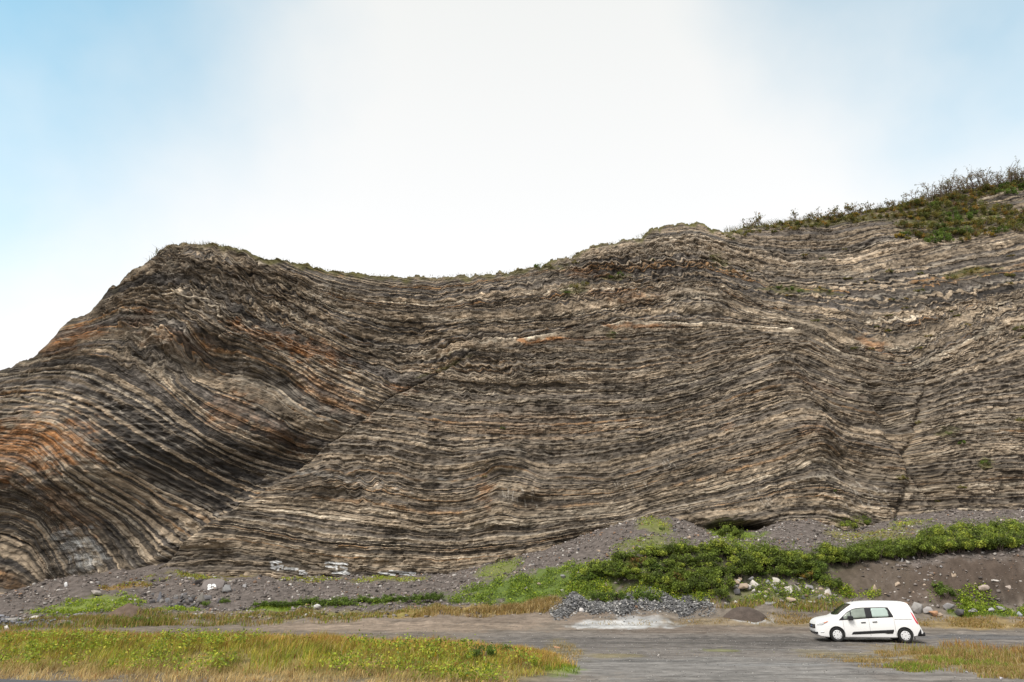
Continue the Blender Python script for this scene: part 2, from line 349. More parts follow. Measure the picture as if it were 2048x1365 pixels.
# bedding traces, each a line followed along one bed in the photograph
FAULT = [(255, 1168), (310, 1137), (360, 1088), (420, 1042), (470, 1016), (540, 966), (600, 926), (650, 886), (690, 864), (740, 826), (790, 786), (850, 760), (900, 730), (950, 700), (1040, 690), (1110, 680), (1230, 664), (1350, 652), (1500, 662), (1600, 672), (1700, 715), (1800, 742), (1900, 705), (2048, 640), (2400, 560)]
UPPER = [
 [(-400, 1230), (0, 1230), (100, 1260), (300, 1400), (600, 1500)],
 [(-400, 1085), (0, 1068), (40, 1085), (80, 1130), (130, 1210), (220, 1320), (500, 1420)],
 [(-400, 985), (0, 985), (40, 988), (85, 1015), (120, 1070), (165, 1150), (220, 1225), (500, 1330)],
 [(-400, 910), (0, 905), (90, 915), (130, 945), (180, 1010), (230, 1070), (290, 1125), (380, 1180), (600, 1230)],
 [(-400, 850), (0, 850), (130, 850), (200, 885), (260, 930), (310, 970), (370, 1005), (440, 1040), (560, 1080), (900, 1120)],
 [(-400, 800), (0, 803), (100, 806), (190, 834), (270, 880), (340, 930), (420, 975), (520, 1005), (650, 1030), (1000, 1050)],
 [(-400, 775), (0, 768), (130, 752), (230, 790), (310, 832), (380, 880), (460, 925), (560, 950), (700, 970), (1100, 990)],
 [(-400, 745), (60, 728), (200, 702), (300, 740), (370, 800), (430, 850), (520, 888), (610, 910), (760, 920), (1200, 930)],
 [(-400, 720), (100, 692), (220, 668), (330, 692), (400, 748), (470, 764), (545, 790), (600, 833), (700, 862), (850, 880), (1300, 880)],
 [(-400, 690), (150, 652), (250, 622), (350, 640), (430, 700), (510, 720), (580, 750), (650, 800), (740, 830), (900, 850), (1300, 840)],
 [(-400, 650), (200, 602), (300, 580), (400, 590), (500, 658), (600, 695), (700, 733), (800, 774), (900, 790), (1300, 760), (1500, 740), (1700, 770), (1850, 790), (2048, 730), (2400, 650)],
 [(-400, 600), (200, 562), (330, 532), (430, 553), (520, 600), (620, 650), (720, 690), (830, 700), (950, 682), (1100, 668), (1300, 640), (1500, 652), (1600, 664), (1700, 708), (1800, 736), (1900, 700), (2048, 630), (2400, 550)],
 [(-400, 560), (250, 532), (330, 505), (420, 505), (500, 545), (590, 582), (700, 625), (850, 640), (1000, 640), (1200, 620), (1300, 602), (1420, 600), (1500, 628), (1600, 652), (1700, 690), (1800, 700), (1900, 662), (2048, 592), (2400, 510)],
 [(-400, 530), (300, 470), (420, 460), (500, 500), (600, 545), (700, 577), (850, 592), (1000, 577), (1150, 560), (1300, 560), (1400, 560), (1500, 588), (1640, 602), (1800, 616), (1960, 600), (2048, 580), (2400, 500)],
 [(-400, 480), (400, 420), (600, 500), (750, 545), (850, 560), (1000, 548), (1150, 520), (1300, 500), (1400, 500), (1500, 528), (1620, 546), (1720, 534), (1800, 520), (2048, 480), (2400, 420)],
 [(-400, 440), (400, 370), (600, 440), (850, 510), (1000, 500), (1300, 450), (1400, 445), (1500, 462), (1650, 462), (1800, 440), (2048, 400), (2400, 340)],
 [(-400, 380), (400, 300), (850, 430), (1300, 380), (1600, 400), (2048, 320), (2400, 250)],
]
LOWER = [
 [(-400, 1260), (400, 1200), (900, 1210), (1100, 1190), (1400, 1130), (1640, 1090), (1800, 1130), (2400, 1150)],
 [(-400, 1180), (310, 1120), (480, 1110), (690, 1140), (880, 1150), (1060, 1130), (1250, 1080), (1450, 1040), (1640, 1010), (1760, 1040), (2400, 1090)],
 [(-400, 1100), (420, 1052), (560, 1075), (650, 1090), (880, 1102), (1060, 1090), (1250, 1050), (1450, 1012), (1640, 975), (1760, 1005), (2400, 1050)],
 [(-400, 1060), (480, 1010), (600, 1022), (680, 1030), (780, 1042), (870, 1052), (930, 1048), (1000, 1034), (1060, 1044), (1200, 1030), (1300, 1010), (1400, 985), (1560, 938), (1640, 912), (1760, 950), (2400, 1000)],
 [(-400, 1000), (560, 955), (650, 945), (760, 942), (850, 958), (900, 960), (960, 950), (1000, 934), (1050, 940), (1090, 958), (1200, 955), (1300, 935), (1400, 905), (1520, 875), (1630, 858), (1700, 882), (1800, 905), (2400, 950)],
 [(-400, 960), (640, 895), (760, 900), (860, 925), (960, 920), (1010, 912), (1060, 918), (1110, 925), (1250, 905), (1400, 868), (1500, 840), (1610, 812), (1700, 842), (1830, 858), (2400, 920)],
 [(-400, 900), (740, 838), (820, 846), (930, 862), (1050, 862), (1200, 858), (1300, 846), (1440, 815), (1560, 790), (1600, 785), (1640, 806), (1700, 830), (1780, 842), (1836, 828), (2400, 880)],
 [(-400, 840), (790, 795), (870, 808), (960, 815), (1080, 812), (1200, 815), (1348, 800), (1440, 772), (1530, 748), (1585, 740), (1640, 764), (1720, 790), (1830, 798), (2400, 830)],
 [(-400, 780), (850, 758), (950, 770), (1080, 770), (1250, 765), (1380, 745), (1500, 720), (1590, 706), (1680, 740), (1780, 765), (1860, 750), (2400, 740)],
 [(-400, 720), (900, 715), (1000, 722), (1150, 720), (1350, 705), (1500, 690), (1600, 682), (1700, 722), (1800, 748), (1900, 715), (2048, 660), (2400, 580)],
 [(-400, 640), (900, 650), (1300, 650), (1600, 640), (1800, 690), (2048, 600), (2400, 500)],
]
RIGHT = [
 [(1700, 1130), (2048, 1120), (2400, 1110)],
 [(1700, 1070), (1810, 1058), (2048, 1046), (2400, 1040)],
 [(1700, 1015), (1812, 1010), (2048, 1000), (2400, 990)],
 [(1700, 968), (1820, 962), (2048, 950), (2400, 940)],
 [(1700, 915), (1830, 905), (1930, 888), (2048, 890), (2400, 880)],
 [(1700, 880), (1840, 865), (1930, 850), (2048, 845), (2400, 830)],
 [(1700, 850), (1850, 822), (1920, 800), (2048, 780), (2400, 750)],
 [(1700, 815), (1856, 782), (1930, 760), (2048, 738), (2400, 690)],
 [(1700, 780), (1880, 742), (1960, 715), (2048, 680), (2400, 620)],
 [(1700, 740), (1900, 700), (2048, 630), (2400, 560)],
]
FAULT2 = [(1800, 1100), (1802, 1020), (1815, 940), (1832, 850), (1846, 780), (1856, 735), (1868, 690)]
CDX = 0.072
CX = np.arange(-60, 90.01, CDX)
NCX = len(CX)
def traces_z(lines):
    T = np.empty((len(lines), NCX))
    for k, l in enumerate(lines):
        a = np.array(l, float); x, y, z = at_cliff(a[:, 0], a[:, 1])
        keep = np.concatenate([[True], np.diff(x) > 0.05]); T[k] = pchip(CX, x[keep], z[keep])
    for k in range(1, len(lines)): T[k] = np.maximum(T[k], T[k - 1] + 0.25)
    ker = np.hanning(25); ker /= ker.sum()
    for k in range(len(lines)): T[k] = np.convolve(np.pad(T[k], 12, 'edge'), ker, 'valid')
    return T
zt = pchip(CX, sX, sZ) + 0.35 * fbm(CX * 0.5, CX * 0, 61, 4) + 0.12 * fbm(CX * 2.5, CX * 0, 62, 2)
zt = np.convolve(np.pad(zt, 8, 'edge'), np.hanning(17) / np.hanning(17).sum(), 'valid') + 0.14 * fbm(CX * 1.6, CX * 0 + 0.5, 63, 3) + 0.26 * np.round(1.6 * fbm(CX * 0.9, CX * 0 + 3.5, 64, 2)) * np.interp(CX, [-45, -36, -31, -26, -20, 0, 12, 22, 26, 60], [.7, 1.3, .8, .3, .5, .8, 1.3, 1.2, .6, .6])
zb = np.interp(CX, jX, jZ) - 2.5
NR = 900
tt = np.linspace(0, 1, NR)[:, None]
ZZ = zb[None] + (zt - zb)[None] * tt
XX = np.broadcast_to(CX[None], ZZ.shape)
fz = np.array(FAULT, float); fx, _, fzz = at_cliff(fz[:, 0], fz[:, 1]); zfault = pchip(CX, fx, fzz)
f2 = np.array(FAULT2, float); f2x, _, f2z = at_cliff(f2[:, 0], f2[:, 1]); oo = np.argsort(f2z)
xf2 = np.interp(ZZ, f2z[oo], f2x[oo])
def blob(px, py, rx, ry, ang=0.0, ragged=0.5, seed=0):
    """a soft patch on the rock face, centre and half sizes measured in the photograph, returned as a mask over the face"""
    x, y, z = at_cliff(px, py); s = (y * CT + (z - CAM_H) * ST) / F
    c, n = math.cos(R(ang)), math.sin(R(ang)); sv = s * 1.12
    dx = (XX - x); dz = (ZZ - z)
    u = (dx * c + dz * n) / (rx * s); v = (-dx * n + dz * c) / (ry * sv)
    r2 = u * u + v * v
    m = np.zeros(ZZ.shape, np.float32); q = r2 < 3.6
    m[q] = 1 - sstep(0.45, 1.25, np.sqrt(r2[q]) + ragged * fbm(XX[q] * 0.9, ZZ[q] * 1.6, 70 + seed, 3))
    return m
# the folding of single beds: long gentle waves everywhere, tight sharp crinkles in some zones
crink = 0.040 + 0.42 * np.maximum(blob(440, 560, 200, 80, -25, 0.2), blob(330, 690, 90, 70, 0, 0.2)) + 0.20 * blob(1300, 560, 420, 90, 6, 0.2) + 0.16 * blob(950, 720, 200, 90, 0, 0.2) + 0.22 * blob(1850, 620, 260, 110, 10, 0.2) + 0.14 * blob(700, 960, 90, 50, 0, 0.3)
ridge = 1 - 2.2 * np.abs(perlin(XX * 0.55 + 0.25 * ZZ, ZZ * 0.28, 81))
ridge2 = 1 - 2.2 * np.abs(perlin(XX * 1.3 + 0.3 * ZZ, ZZ * 0.6, 82))
warp = 0.20 * fbm(XX * 0.13, ZZ * 0.16, 83, 3) + crink * (1.5 * ridge + 0.7 * ridge2) + 0.03 * perlin(XX * 0.9, ZZ * 1.1, 84)
ZL = ZZ - warp
def strat(lines, xr):
    T = traces_z(lines); s = (CX > xr[0]) & (CX < xr[1])
    L = np.concatenate([[0], np.cumsum(np.median(np.diff(T[:, s], axis=0), axis=1))])
    out_ = np.empty(ZZ.shape, np.float32)
    for i in range(NCX): out_[:, i] = np.interp(ZL[:, i], T[:, i], L)
    return out_
LU = strat(UPPER, (-40, 10)); LL = strat(LOWER, (-20, 30)) + 200; LR = strat(RIGHT, (42, 60)) + 400
fd = ZZ - (zfault[None] + 0.10 * fbm(XX * 0.4, XX * 0, 85, 3))            # above the thrust > 0
isU = fd > 0
f2d = XX - (xf2 + 0.3 * fbm(ZZ * 0.5, ZZ * 0, 86, 3))
isR = (~isU) & (f2d > 0)
L = np.where(isU, LU, np.where(isR, LR, LL))
# the pile of beds: thickness, hardness, colour of each
def make_beds(n, seed):
    g = np.random.default_rng(seed); th = []; hd = []; co = []; pl = []
    while len(th) < n:
        pack = g.random()                                 # a package: mostly sandstone or mostly shale
        for _ in range(g.integers(3, 9)):
            hard = g.random() < 0.20 + 0.46 * pack
            if hard:
                t = g.uniform(0.09, 0.30) if g.random() < 0.88 else g.uniform(0.35, 0.7)
                base = np.array((0.285, 0.233, 0.177)) * g.uniform(0.65, 1.3); plain = base
                q = g.random()
                if q < 0.24: base = np.array((0.44, 0.39, 0.32)) * g.uniform(0.8, 1.2)
                elif q < 0.33: base = np.array((0.27, 0.165, 0.085)) * g.uniform(0.8, 1.15)
            else:
                t = g.uniform(0.07, 0.32); base = plain = np.array((0.078, 0.070, 0.065)) * g.uniform(0.55, 1.6)
            th.append(0.60 * t); hd.append(g.uniform(0.6, 1.0) if hard else g.uniform(-0.25, 0.12)); co.append(base); pl.append(plain)
    return np.array(th[:n]), np.array(hd[:n], np.float32), np.array(co[:n], np.float32), np.array(pl[:n], np.float32)
TH, HD, CO, PL = make_beds(2800, 5)
BND = np.concatenate([[0], np.cumsum(TH)]) - 40.0; BND[-1] += 1000
L2 = np.where(L >= 400, (L - 400) * 1.15 + 130, np.where(L >= 200, (L - 200) * 1.2 + 60, np.where(L < 5.5, L * 1.6, np.where(L < 20, 8.8 + (L - 5.5) * 0.52, L - 3.66))))
jagL = np.maximum(blob(1300, 540, 320, 80, 8), np.maximum(blob(420, 600, 260, 110, -20), blob(1800, 600, 300, 120)))
# joint-bounded blocks, their sides following the bedding: each a little out of place, tilted and weathered on its own
def blocks(U, V, seed):
    ui, vi = np.floor(U), np.floor(V); best = np.full(U.shape, 9e9, np.float32); idr = np.zeros(U.shape, np.float32); bx = np.zeros(U.shape, np.float32); bv = np.zeros(U.shape, np.float32); id2 = np.zeros(U.shape, np.float32)
    for i in (-1, 0, 1):
        for j in (-1, 0, 1):
            cx, cy = ui + i, vi + j; px_ = cx + 0.15 + 0.7 * hsh(cx, cy, seed); py_ = cy + 0.15 + 0.7 * hsh(cx, cy, seed + 1)
            dx, dy = (U - px_).astype(np.float32), (V - py_).astype(np.float32); d = np.maximum(np.abs(dx), np.abs(dy)) + 0.25 * np.hypot(dx, dy); q = d < best
            best = np.where(q, d, best); idr = np.where(q, hsh(cx, cy, seed + 2), idr); id2 = np.where(q, hsh(cx, cy, seed + 3), id2); bx = np.where(q, dx, bx); bv = np.where(q, dy, bv)
    return idr, id2, bx, bv
k1, k1b, u1, v1 = blocks(XX / 1.15 + 0.2 * perlin(XX, ZZ, 201), L2 / 0.50, 210)
k2, k2b, u2, v2 = blocks(XX / 0.42 + 0.2 * perlin(XX * 2, ZZ * 2, 202), L2 / 0.22, 220)
L2 = L2 + (0.05 + 0.10 * jagL) * (k1 - 0.5) + 0.025 * (k2 - 0.5) + 0.02 * fbm(XX * 2.2, ZZ * 2.2, 203, 2)
bi = np.clip(np.searchsorted(BND, L2) - 1, 0, len(TH) - 1)
fr = (L2 - BND[bi]) / TH[bi]
hd = HD[bi]; 
Wd = (0.35 + 1.5 * hsh(np.arange(2800), np.arange(2800) * 0, 9))[bi]
cell = np.floor(XX / Wd + 17 * hsh(bi, bi * 0, 11) + 0.25 * perlin(XX * 1.5, ZZ * 3, 87))
r1 = hsh(bi, cell, 12); r2 = hsh(bi, cell, 13)
keep = sstep(0.12, 0.2, r1)
prof = 1 - np.abs(2 * fr - 1) ** 6
big = fbm(XX * 0.11, ZZ * 0.13, 88, 4)
med = fbm(XX * 0.45 + 0.3 * ZZ, ZZ * 0.6, 89, 4)
fine = fbm(XX * 2.6, ZZ * 3.6, 90, 3)
jag = 1.0 + 0.9 * blob(450, 580, 260, 120, -20) + 0.05 * blob(300, 960, 200, 120, -40) + 0.8 * blob(1350, 520, 200, 70, 10) + 0.4 * blob(900, 720, 260, 60) - 0.35 * blob(1250, 980, 420, 100)
D = jag * (np.maximum(hd, 0) * keep * prof * (0.06 + 0.17 * r2) + np.minimum(hd, 0) * 0.16)
lbz = blob(300, 940, 330, 170, -30, 0.3)
D = D + jag * (1 - 0.5 * lbz) * (0.22 * (k1b - 0.5) + 0.16 * (k2b - 0.5) + (k1 - 0.5) * u1 * 0.26 + (k2 - 0.5) * u2 * 0.13 + 0.05 * v2)
D = D + 0.75 * big + 0.13 * med + 0.035 * fine * jag + 0.12 * np.maximum(0, fbm(XX * 0.9, ZZ * 1.1, 91, 3)) * jag
# ribs, hollows and the step at the thrust
for px, py, rx, ry, a, d in ((120, 900, 190, 110, 0, 2.4), (330, 1000, 170, 70, 38, -1.6), (480, 950, 130, 50, 33, -1.4), (600, 900, 120, 40, 30, -0.8), (380, 640, 200, 70, -20, 1.2), (420, 720, 60, 50, 0, -1.6), (560, 720, 120, 40, -15, 1.0),
        (790, 690, 110, 60, 0, -1.5), (1000, 1000, 120, 50, 0, 0.5), (1000, 920, 60, 25, 0, 0.9), (1060, 1010, 30, 16, 0, -0.9), (1480, 1030, 90, 34, 0, 0.9), (1478, 1066, 72, 17, 0, -3.0), (1480, 1040, 95, 14, 0, 0.7), (1590, 820, 60, 170, 5, 1.2), (1700, 930, 90, 40, 0, -1.0),
        (1817, 900, 26, 160, 8, -1.4), (1950, 860, 110, 120, 0, 0.8), (1380, 700, 40, 40, 0, -1.1), (1400, 600, 60, 40, 0, 0.9), (1280, 620, 60, 24, 0, -0.8), (960, 730, 80, 24, 0, -0.6), (1700, 520, 180, 60, 0, -1.0), (900, 870, 500, 40, 0, 0.35), (1060, 780, 140, 14, 0, -0.5), (680, 1010, 60, 40, 0, -0.5), (390, 1120, 80, 30, 0, -0.8)):
    D += d * blob(px, py, rx, ry, a, 0.10)
step = np.interp(CX, [fx[0], fx[3], fx[10], fx[13], fx[16]], [0.9, 1.3, 0.7, 0.1, 0.0])[None] * (CX < 8)[None]
D = D + np.where(isU, -step * 1.3 * np.exp(-np.maximum(fd, 0) / 3.0), 0) + np.where(~isU, 0.0, 0)
D -= 0.9 * np.exp(-(fd / 0.15) ** 2) * np.clip(step * 1.1, 0, 1) + 0.5 * np.exp(-(f2d / 0.30) ** 2) * (~isU) * (1 - sstep(-4.0, -0.5, fd))
D = D * (0.35 + 0.65 * sstep(0, 3.0, zt[None] - ZZ)) 
# colour of every bed, then stains
spw = sstep(-0.25, 0.15, perlin(XX * 0.16 + 40 * hsh(bi, bi * 0, 14), bi * 0.77, 93) + 0.35 * (k1 - 0.5))[..., None]
col = (PL[bi] * (1 - spw) + CO[bi] * spw) * (0.70 + 0.34 * r2[..., None] + 0.20 * k1b[..., None] + 0.16 * k2[..., None])
col = col * (1 + (0.45 * (k2b - 0.5) + 0.30 * (k1 - 0.5))[..., None])
cf = XX / Wd + 17 * hsh(bi, bi * 0, 11) + 0.25 * perlin(XX * 1.5, ZZ * 3, 87); cf = np.minimum(cf - np.floor(cf), np.ceil(cf) - cf) * Wd
joint = (np.exp(-(cf / 0.05) ** 2) * (hd > 0.3) * 0.55)[..., None]; col = col * (1 - joint) + np.array((0.04, 0.036, 0.032)) * joint * (1 + 0.18 * med[..., None] + 0.18 * fine[..., None])
tone = np.clip(1 + 0.35 * fbm(XX * 0.09, ZZ * 0.2, 92, 3), 0.6, 1.5)[..., None]; col = col * tone
def stain(mask, colour, amt, hard_only=False):
    global col
    m = (mask * amt)[..., None]
    if hard_only: m = m * (0.25 + 0.75 * (hd > 0.3))[..., None]
    col = col * (1 - m) + np.array(colour, np.float32) * (0.75 + 0.5 * r2[..., None]) * (1 + 0.35 * fine[..., None]) * m
for px, py, rx, ry, a, am in ((160, 668, 50, 16, 20, .95), (70, 905, 110, 60, 0, .75), (190, 890, 60, 40, -30, .7), (570, 690, 95, 20, -12, .95), (640, 705, 60, 22, -20, .75), (460, 825, 45, 40, -45, .5), (560, 870, 60, 20, -30, .45), (800, 775, 34, 10, -15, .7), (1150, 678, 100, 6, 6, .8), (1290, 652, 80, 6, 2, .6), (1050, 683, 18, 8, -40, .8),
        (290, 640, 26, 20, 0, .9), (370, 690, 80, 22, -10, .35), (970, 985, 16, 28, 0, .7), (1460, 852, 20, 8, 10, .8), (1040, 850, 160, 30, 0, .25), (660, 790, 80, 30, -30, .4), (1240, 590, 80, 16, 0, .3), (1620, 860, 30, 14, 0, .5), (1745, 690, 30, 16, -40, .6), (1180, 548, 50, 12, 0, .5), (110, 700, 60, 12, 15, .4), (140, 1020, 60, 30, -50, .35), (1640, 770, 80, 10, -20, .35)):
    stain(blob(px, py, rx, ry, a, 0.7, 3), (0.36, 0.17, 0.065), am, True)
for px, py, rx, ry, a, am in ((470, 735, 60, 26, -20, .7), (600, 800, 130, 14, -28, .55), (700, 850, 60, 14, -22, .6), (300, 660, 60, 40, 0, .45), (350, 720, 40, 30, -40, .5), (650, 575, 40, 26, 60, .55), (380, 610, 70, 20, -8, .4), (60, 850, 80, 14, 0, .5), (870, 958, 60, 8, -8, .7), (1080, 955, 50, 8, -10, .5), (1010, 985, 50, 22, 0, .35), (1180, 1025, 220, 9, 7, .5),
        (1800, 845, 60, 9, 10, .7), (1950, 860, 50, 10, 0, .6), (1850, 720, 80, 12, 25, .4), (1390, 610, 60, 40, 0, .45), (1560, 640, 80, 40, -20, .3), (1350, 490, 100, 30, 10, .4), (1650, 950, 60, 14, 0, .3), (1700, 1000, 90, 30, -50, .25), (1080, 560, 80, 16, 15, .4), (1690, 540, 90, 9, -8, .5), (1900, 490, 40, 8, 25, .6), (900, 640, 60, 5, -6, .7)):
    stain(blob(px, py, rx, ry, a, 0.8, 4), (0.37, 0.335, 0.285), am, True)
for px, py, rx, ry, a, am in ((40, 1120, 110, 60, -20, .6), (330, 920, 220, 70, -42, .75), (430, 900, 120, 40, -40, .7), (230, 1050, 150, 60, -48, .6), (560, 930, 120, 40, -30, .6), (420, 560, 150, 34, -20, .45), (280, 580, 60, 20, 10, .5), (500, 690, 50, 34, 0, .5), (1230, 700, 120, 20, 0, .35), (760, 700, 100, 50, 0, .35), (400, 1120, 120, 24, 0, .5), (1100, 900, 280, 20, 0, .3), (1650, 520, 120, 50, 0, .3), (1080, 1018, 60, 14, -4, .5)):
    m = blob(px, py, rx, ry, a, 0.5, 5) * am; m = np.minimum(1, m * 1.25) * (1 - 0.8 * ((hd > 0.3) & (hsh(bi, bi * 0, 15) < 0.55))); m = m[..., None]
    pale_ = (blob(px, py, rx * 1.1, ry * 1.1, a, 0.4, 5) * am * ((hd > 0.3) & (hsh(bi, bi * 0, 15) < 0.5)) * 0.85)[..., None]; col = col * (1 - pale_) + np.array((0.40, 0.33, 0.255)) * (0.7 + 0.6 * r2[..., None]) * pale_
    col = col * (1 - m) + np.array((0.034, 0.031, 0.030)) * (0.8 + 0.5 * r2[..., None]) * m
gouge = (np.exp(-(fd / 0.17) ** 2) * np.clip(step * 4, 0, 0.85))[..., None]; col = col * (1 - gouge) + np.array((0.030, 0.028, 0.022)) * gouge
# white seepage crust and the white spray paint low on the wall
for px, py, rx, ry, a, am in ((160, 1112, 16, 40, 30, .45), (128, 1085, 14, 26, 40, .35), (885, 960, 16, 3, -5, .9), (700, 960, 100, 6, -10, .3)):
    stain(blob(px, py, rx, ry, a, 1.3, 6), (0.52, 0.54, 0.56), am)
PNT = np.zeros(ZZ.shape, np.float32)
def paint(px0, py0, px1, py1, th, am=0.88, pc=(0.78, 0.79, 0.80)):
    global col, PNT
    x0, y0, z0 = at_cliff(px0, py0); x1, _, z1 = at_cliff(px1, py1); s = y0 / F
    ex, ez = x1 - x0, z1 - z0; ll = max(ex * ex + ez * ez, 1e-6)
    pad = th * s + 0.2; c0 = max(0, int((min(x0, x1) - pad - CX[0]) / CDX)); c1 = int((max(x0, x1) + pad - CX[0]) / CDX) + 2
    zz = ZZ[:, c0:c1]; rows = np.nonzero(((zz > min(z0, z1) - pad) & (zz < max(z0, z1) + pad)).any(1))[0]
    if not len(rows): return
    sl = (slice(rows[0], rows[-1] + 1), slice(c0, c1)); xs, zs = XX[sl], ZZ[sl]
    q = np.clip(((xs - x0) * ex + (zs - z0) * ez) / ll, 0, 1)
    d = np.hypot(xs - x0 - q * ex, zs - z0 - q * ez) / (th * s)
    m = ((1 - sstep(0.6, 1.0, d + 0.35 * perlin(xs * 4, zs * 4, 95))) * am)[..., None]; PNT[sl] = np.maximum(PNT[sl], m[..., 0])
    col[sl] = col[sl] * (1 - m) + np.array(pc) * m
for s_ in ((543, 1126, 562, 1124, 2.6), (543, 1127, 549, 1137, 2.2), (545, 1136, 562, 1133, 2.6), (556, 1125, 556, 1140, 2.0), (564, 1138, 566, 1132, 2), (570, 1137, 592, 1139, 3), (598, 1142, 606, 1142, 1.8), (600, 1147, 611, 1147, 2.4),
           (649, 1126, 664, 1126, 2.4), (667, 1127, 694, 1129, 2.8), (651, 1133, 670, 1135, 2.0), (671, 1128, 672, 1139, 2.4), (680, 1134, 692, 1138, 2.2), (664, 1147, 680, 1145, 2.4), (680, 1146, 694, 1148, 4), (692, 1138, 686, 1146, 2.6), (760, 1146, 790, 1150, 2.0), (780, 1142, 830, 1147, 1.6), (800, 1148, 826, 1152, 1.6)):
    paint(*s_)
gv = np.random.default_rng(91)                # calcite veins cutting across the beds
for cx, cy, sx_, sy_, n_, ang_ in ((1720, 985, 60, 45, 26, 58), (1030, 985, 40, 18, 14, 80), (1640, 955, 40, 14, 9, 55), (1245, 965, 40, 20, 8, 62), (1330, 925, 16, 10, 5, 60), (1530, 1000, 40, 30, 8, 58), (640, 590, 40, 30, 10, -55)):
    for _ in range(n_):
        x_, y_ = gv.normal(cx, sx_ * 0.5), gv.normal(cy, sy_ * 0.5); l_ = gv.uniform(6, 16); an = R(ang_ + gv.normal(0, 6))
        paint(x_, y_, x_ + l_ * math.cos(an), y_ + l_ * math.sin(an), gv.uniform(0.8, 1.4), 0.7, (0.44, 0.40, 0.345))
# moss and turf on the crest
crest = (1 - sstep(0.15, 0.9, (zt[None] - ZZ) + 0.6 * perlin(XX * 0.8, ZZ * 0.5, 96)))
turf = np.interp(CX, [-60, -34, -32, -20, -8, 0, 16, 22, 60], [0.0, 0.2, 0.9, 0.9, 0.7, 0.8, 0.8, 1, 1])[None] * crest
turf = np.maximum(turf, 0.85 * np.maximum(blob(1910, 435, 130, 50, 12, 0.5, 7), blob(1700, 440, 200, 12, 8, 0.5, 7)))
for px, py, rx, ry, a in ((1580, 578, 50, 12, -5), (1640, 582, 30, 8, -10), (1150, 580, 30, 14, 20), (1240, 552, 30, 8, 10), (1090, 535, 40, 10, 5), (1940, 545, 60, 12, 10), (880, 735, 60, 3.5, 28), (1225, 668, 12, 8, 50), (1880, 870, 30, 10, 20), (1960, 930, 16, 14, 0), (1700, 1045, 30, 16, 0), (1440, 520, 20, 20, 0)):
    turf = np.maximum(turf, 0.7 * blob(px, py, rx, ry, a, 0.8, 8))
tc_ = np.array((0.115, 0.105, 0.036)) * (1 + 0.5 * perlin(XX * 1.2, ZZ * 2.0, 97)[..., None])
col = col * (1 - turf[..., None]) + tc_ * turf[..., None]
rubbly = sstep(-0.25, 0.45, fbm(XX * 0.22, ZZ * 0.30, 301, 4))[..., None]          # weathered areas where the beds lose their edges
speck = fbm(XX * 1.7, ZZ * 2.3, 302, 4)[..., None]
loc_avg = np.array((0.128, 0.110, 0.092), np.float32) * (1 + 0.5 * speck)
hold = (1 - np.clip(turf + PNT, 0, 1))[..., None]
lb = (1 - 0.65 * lbz)[..., None]; mixr = 0.42 * rubbly * hold * lb
col = col * (1 - mixr) + loc_avg * mixr
lowm = (0.30 * (~isU) * sstep(-0.5, 0.3, -fd))[..., None] * hold; col = col * (1 - lowm) + np.array((0.168, 0.140, 0.110), np.float32) * (1 + 0.45 * speck) * lowm
dk = sstep(0.15, 0.75, fbm(XX * 0.35 + 5, ZZ * 0.55, 303, 4))[..., None] * hold
col = col * (1 - 0.45 * dk * lb) * (1 + 0.30 * speck * hold) * (1 - hold + hold * np.array((1.03, 0.985, 0.915), np.float32))
col = np.clip(col, 0.012, 0.85)
cover_ = np.clip(np.maximum(turf, PNT), 0, 1)
YY = cliff_base(XX, ZZ) - D
# the hill top behind the crest
back = np.array([0.25, 0.6, 1.2, 2.5, 5, 9, 16, 28, 45])[:, None]
bY_ = YY[-1][None] + back; bX_ = np.broadcast_to(CX[None], bY_.shape)
bZ_ = zt[None] + 0.12 * np.minimum(back, 0.6) - 0.10 * np.maximum(back - 0.6, 0) + 0.1 * perlin(bX_ * 0.7, bY_ * 0.7, 98)
bC_ = np.broadcast_to(np.array((0.13, 0.115, 0.045)), bY_.shape + (3,)) * np.where(CX < -34, 0.6, 1.0)[None, :, None]
VV = np.concatenate([np.stack([XX, YY, ZZ], -1), np.stack([bX_, bY_, bZ_], -1)], 0)
CC = np.concatenate([col, bC_], 0)
NT = VV.shape[0]
cliff = link_mesh('cliff', VV.reshape(-1, 3), grid_faces(NT, NCX), np.full((NT - 1) * (NCX - 1), 4), M_ROCK, CC.reshape(-1, 3))
for nm, arr in (('bed', L2), ('cover', cover_)):
    at2 = cliff.data.attributes.new(nm, 'FLOAT', 'POINT'); full = np.ones((NT, NCX), np.float32); full[:NR] = arr; at2.data.foreach_set('value', full.ravel())
tag(cliff, kind='structure')
def cliff_point(px, py):
    x, y, z = at_cliff(px, py); x, y, z = float(x), float(y), float(z)
    for _ in range(4):
        i = int(np.clip(round((x - CX[0]) / CDX), 0, NCX - 1))
        j = int(np.clip(round((z - zb[i]) / (zt[i] - zb[i]) * (NR - 1)), 0, NR - 1))
        yy = float(YY[j, i]); a, b, c = ray(px, py); t = yy / b; x, z, y = float(a * t), float(CAM_H + c * t), yy
    return x, y, z

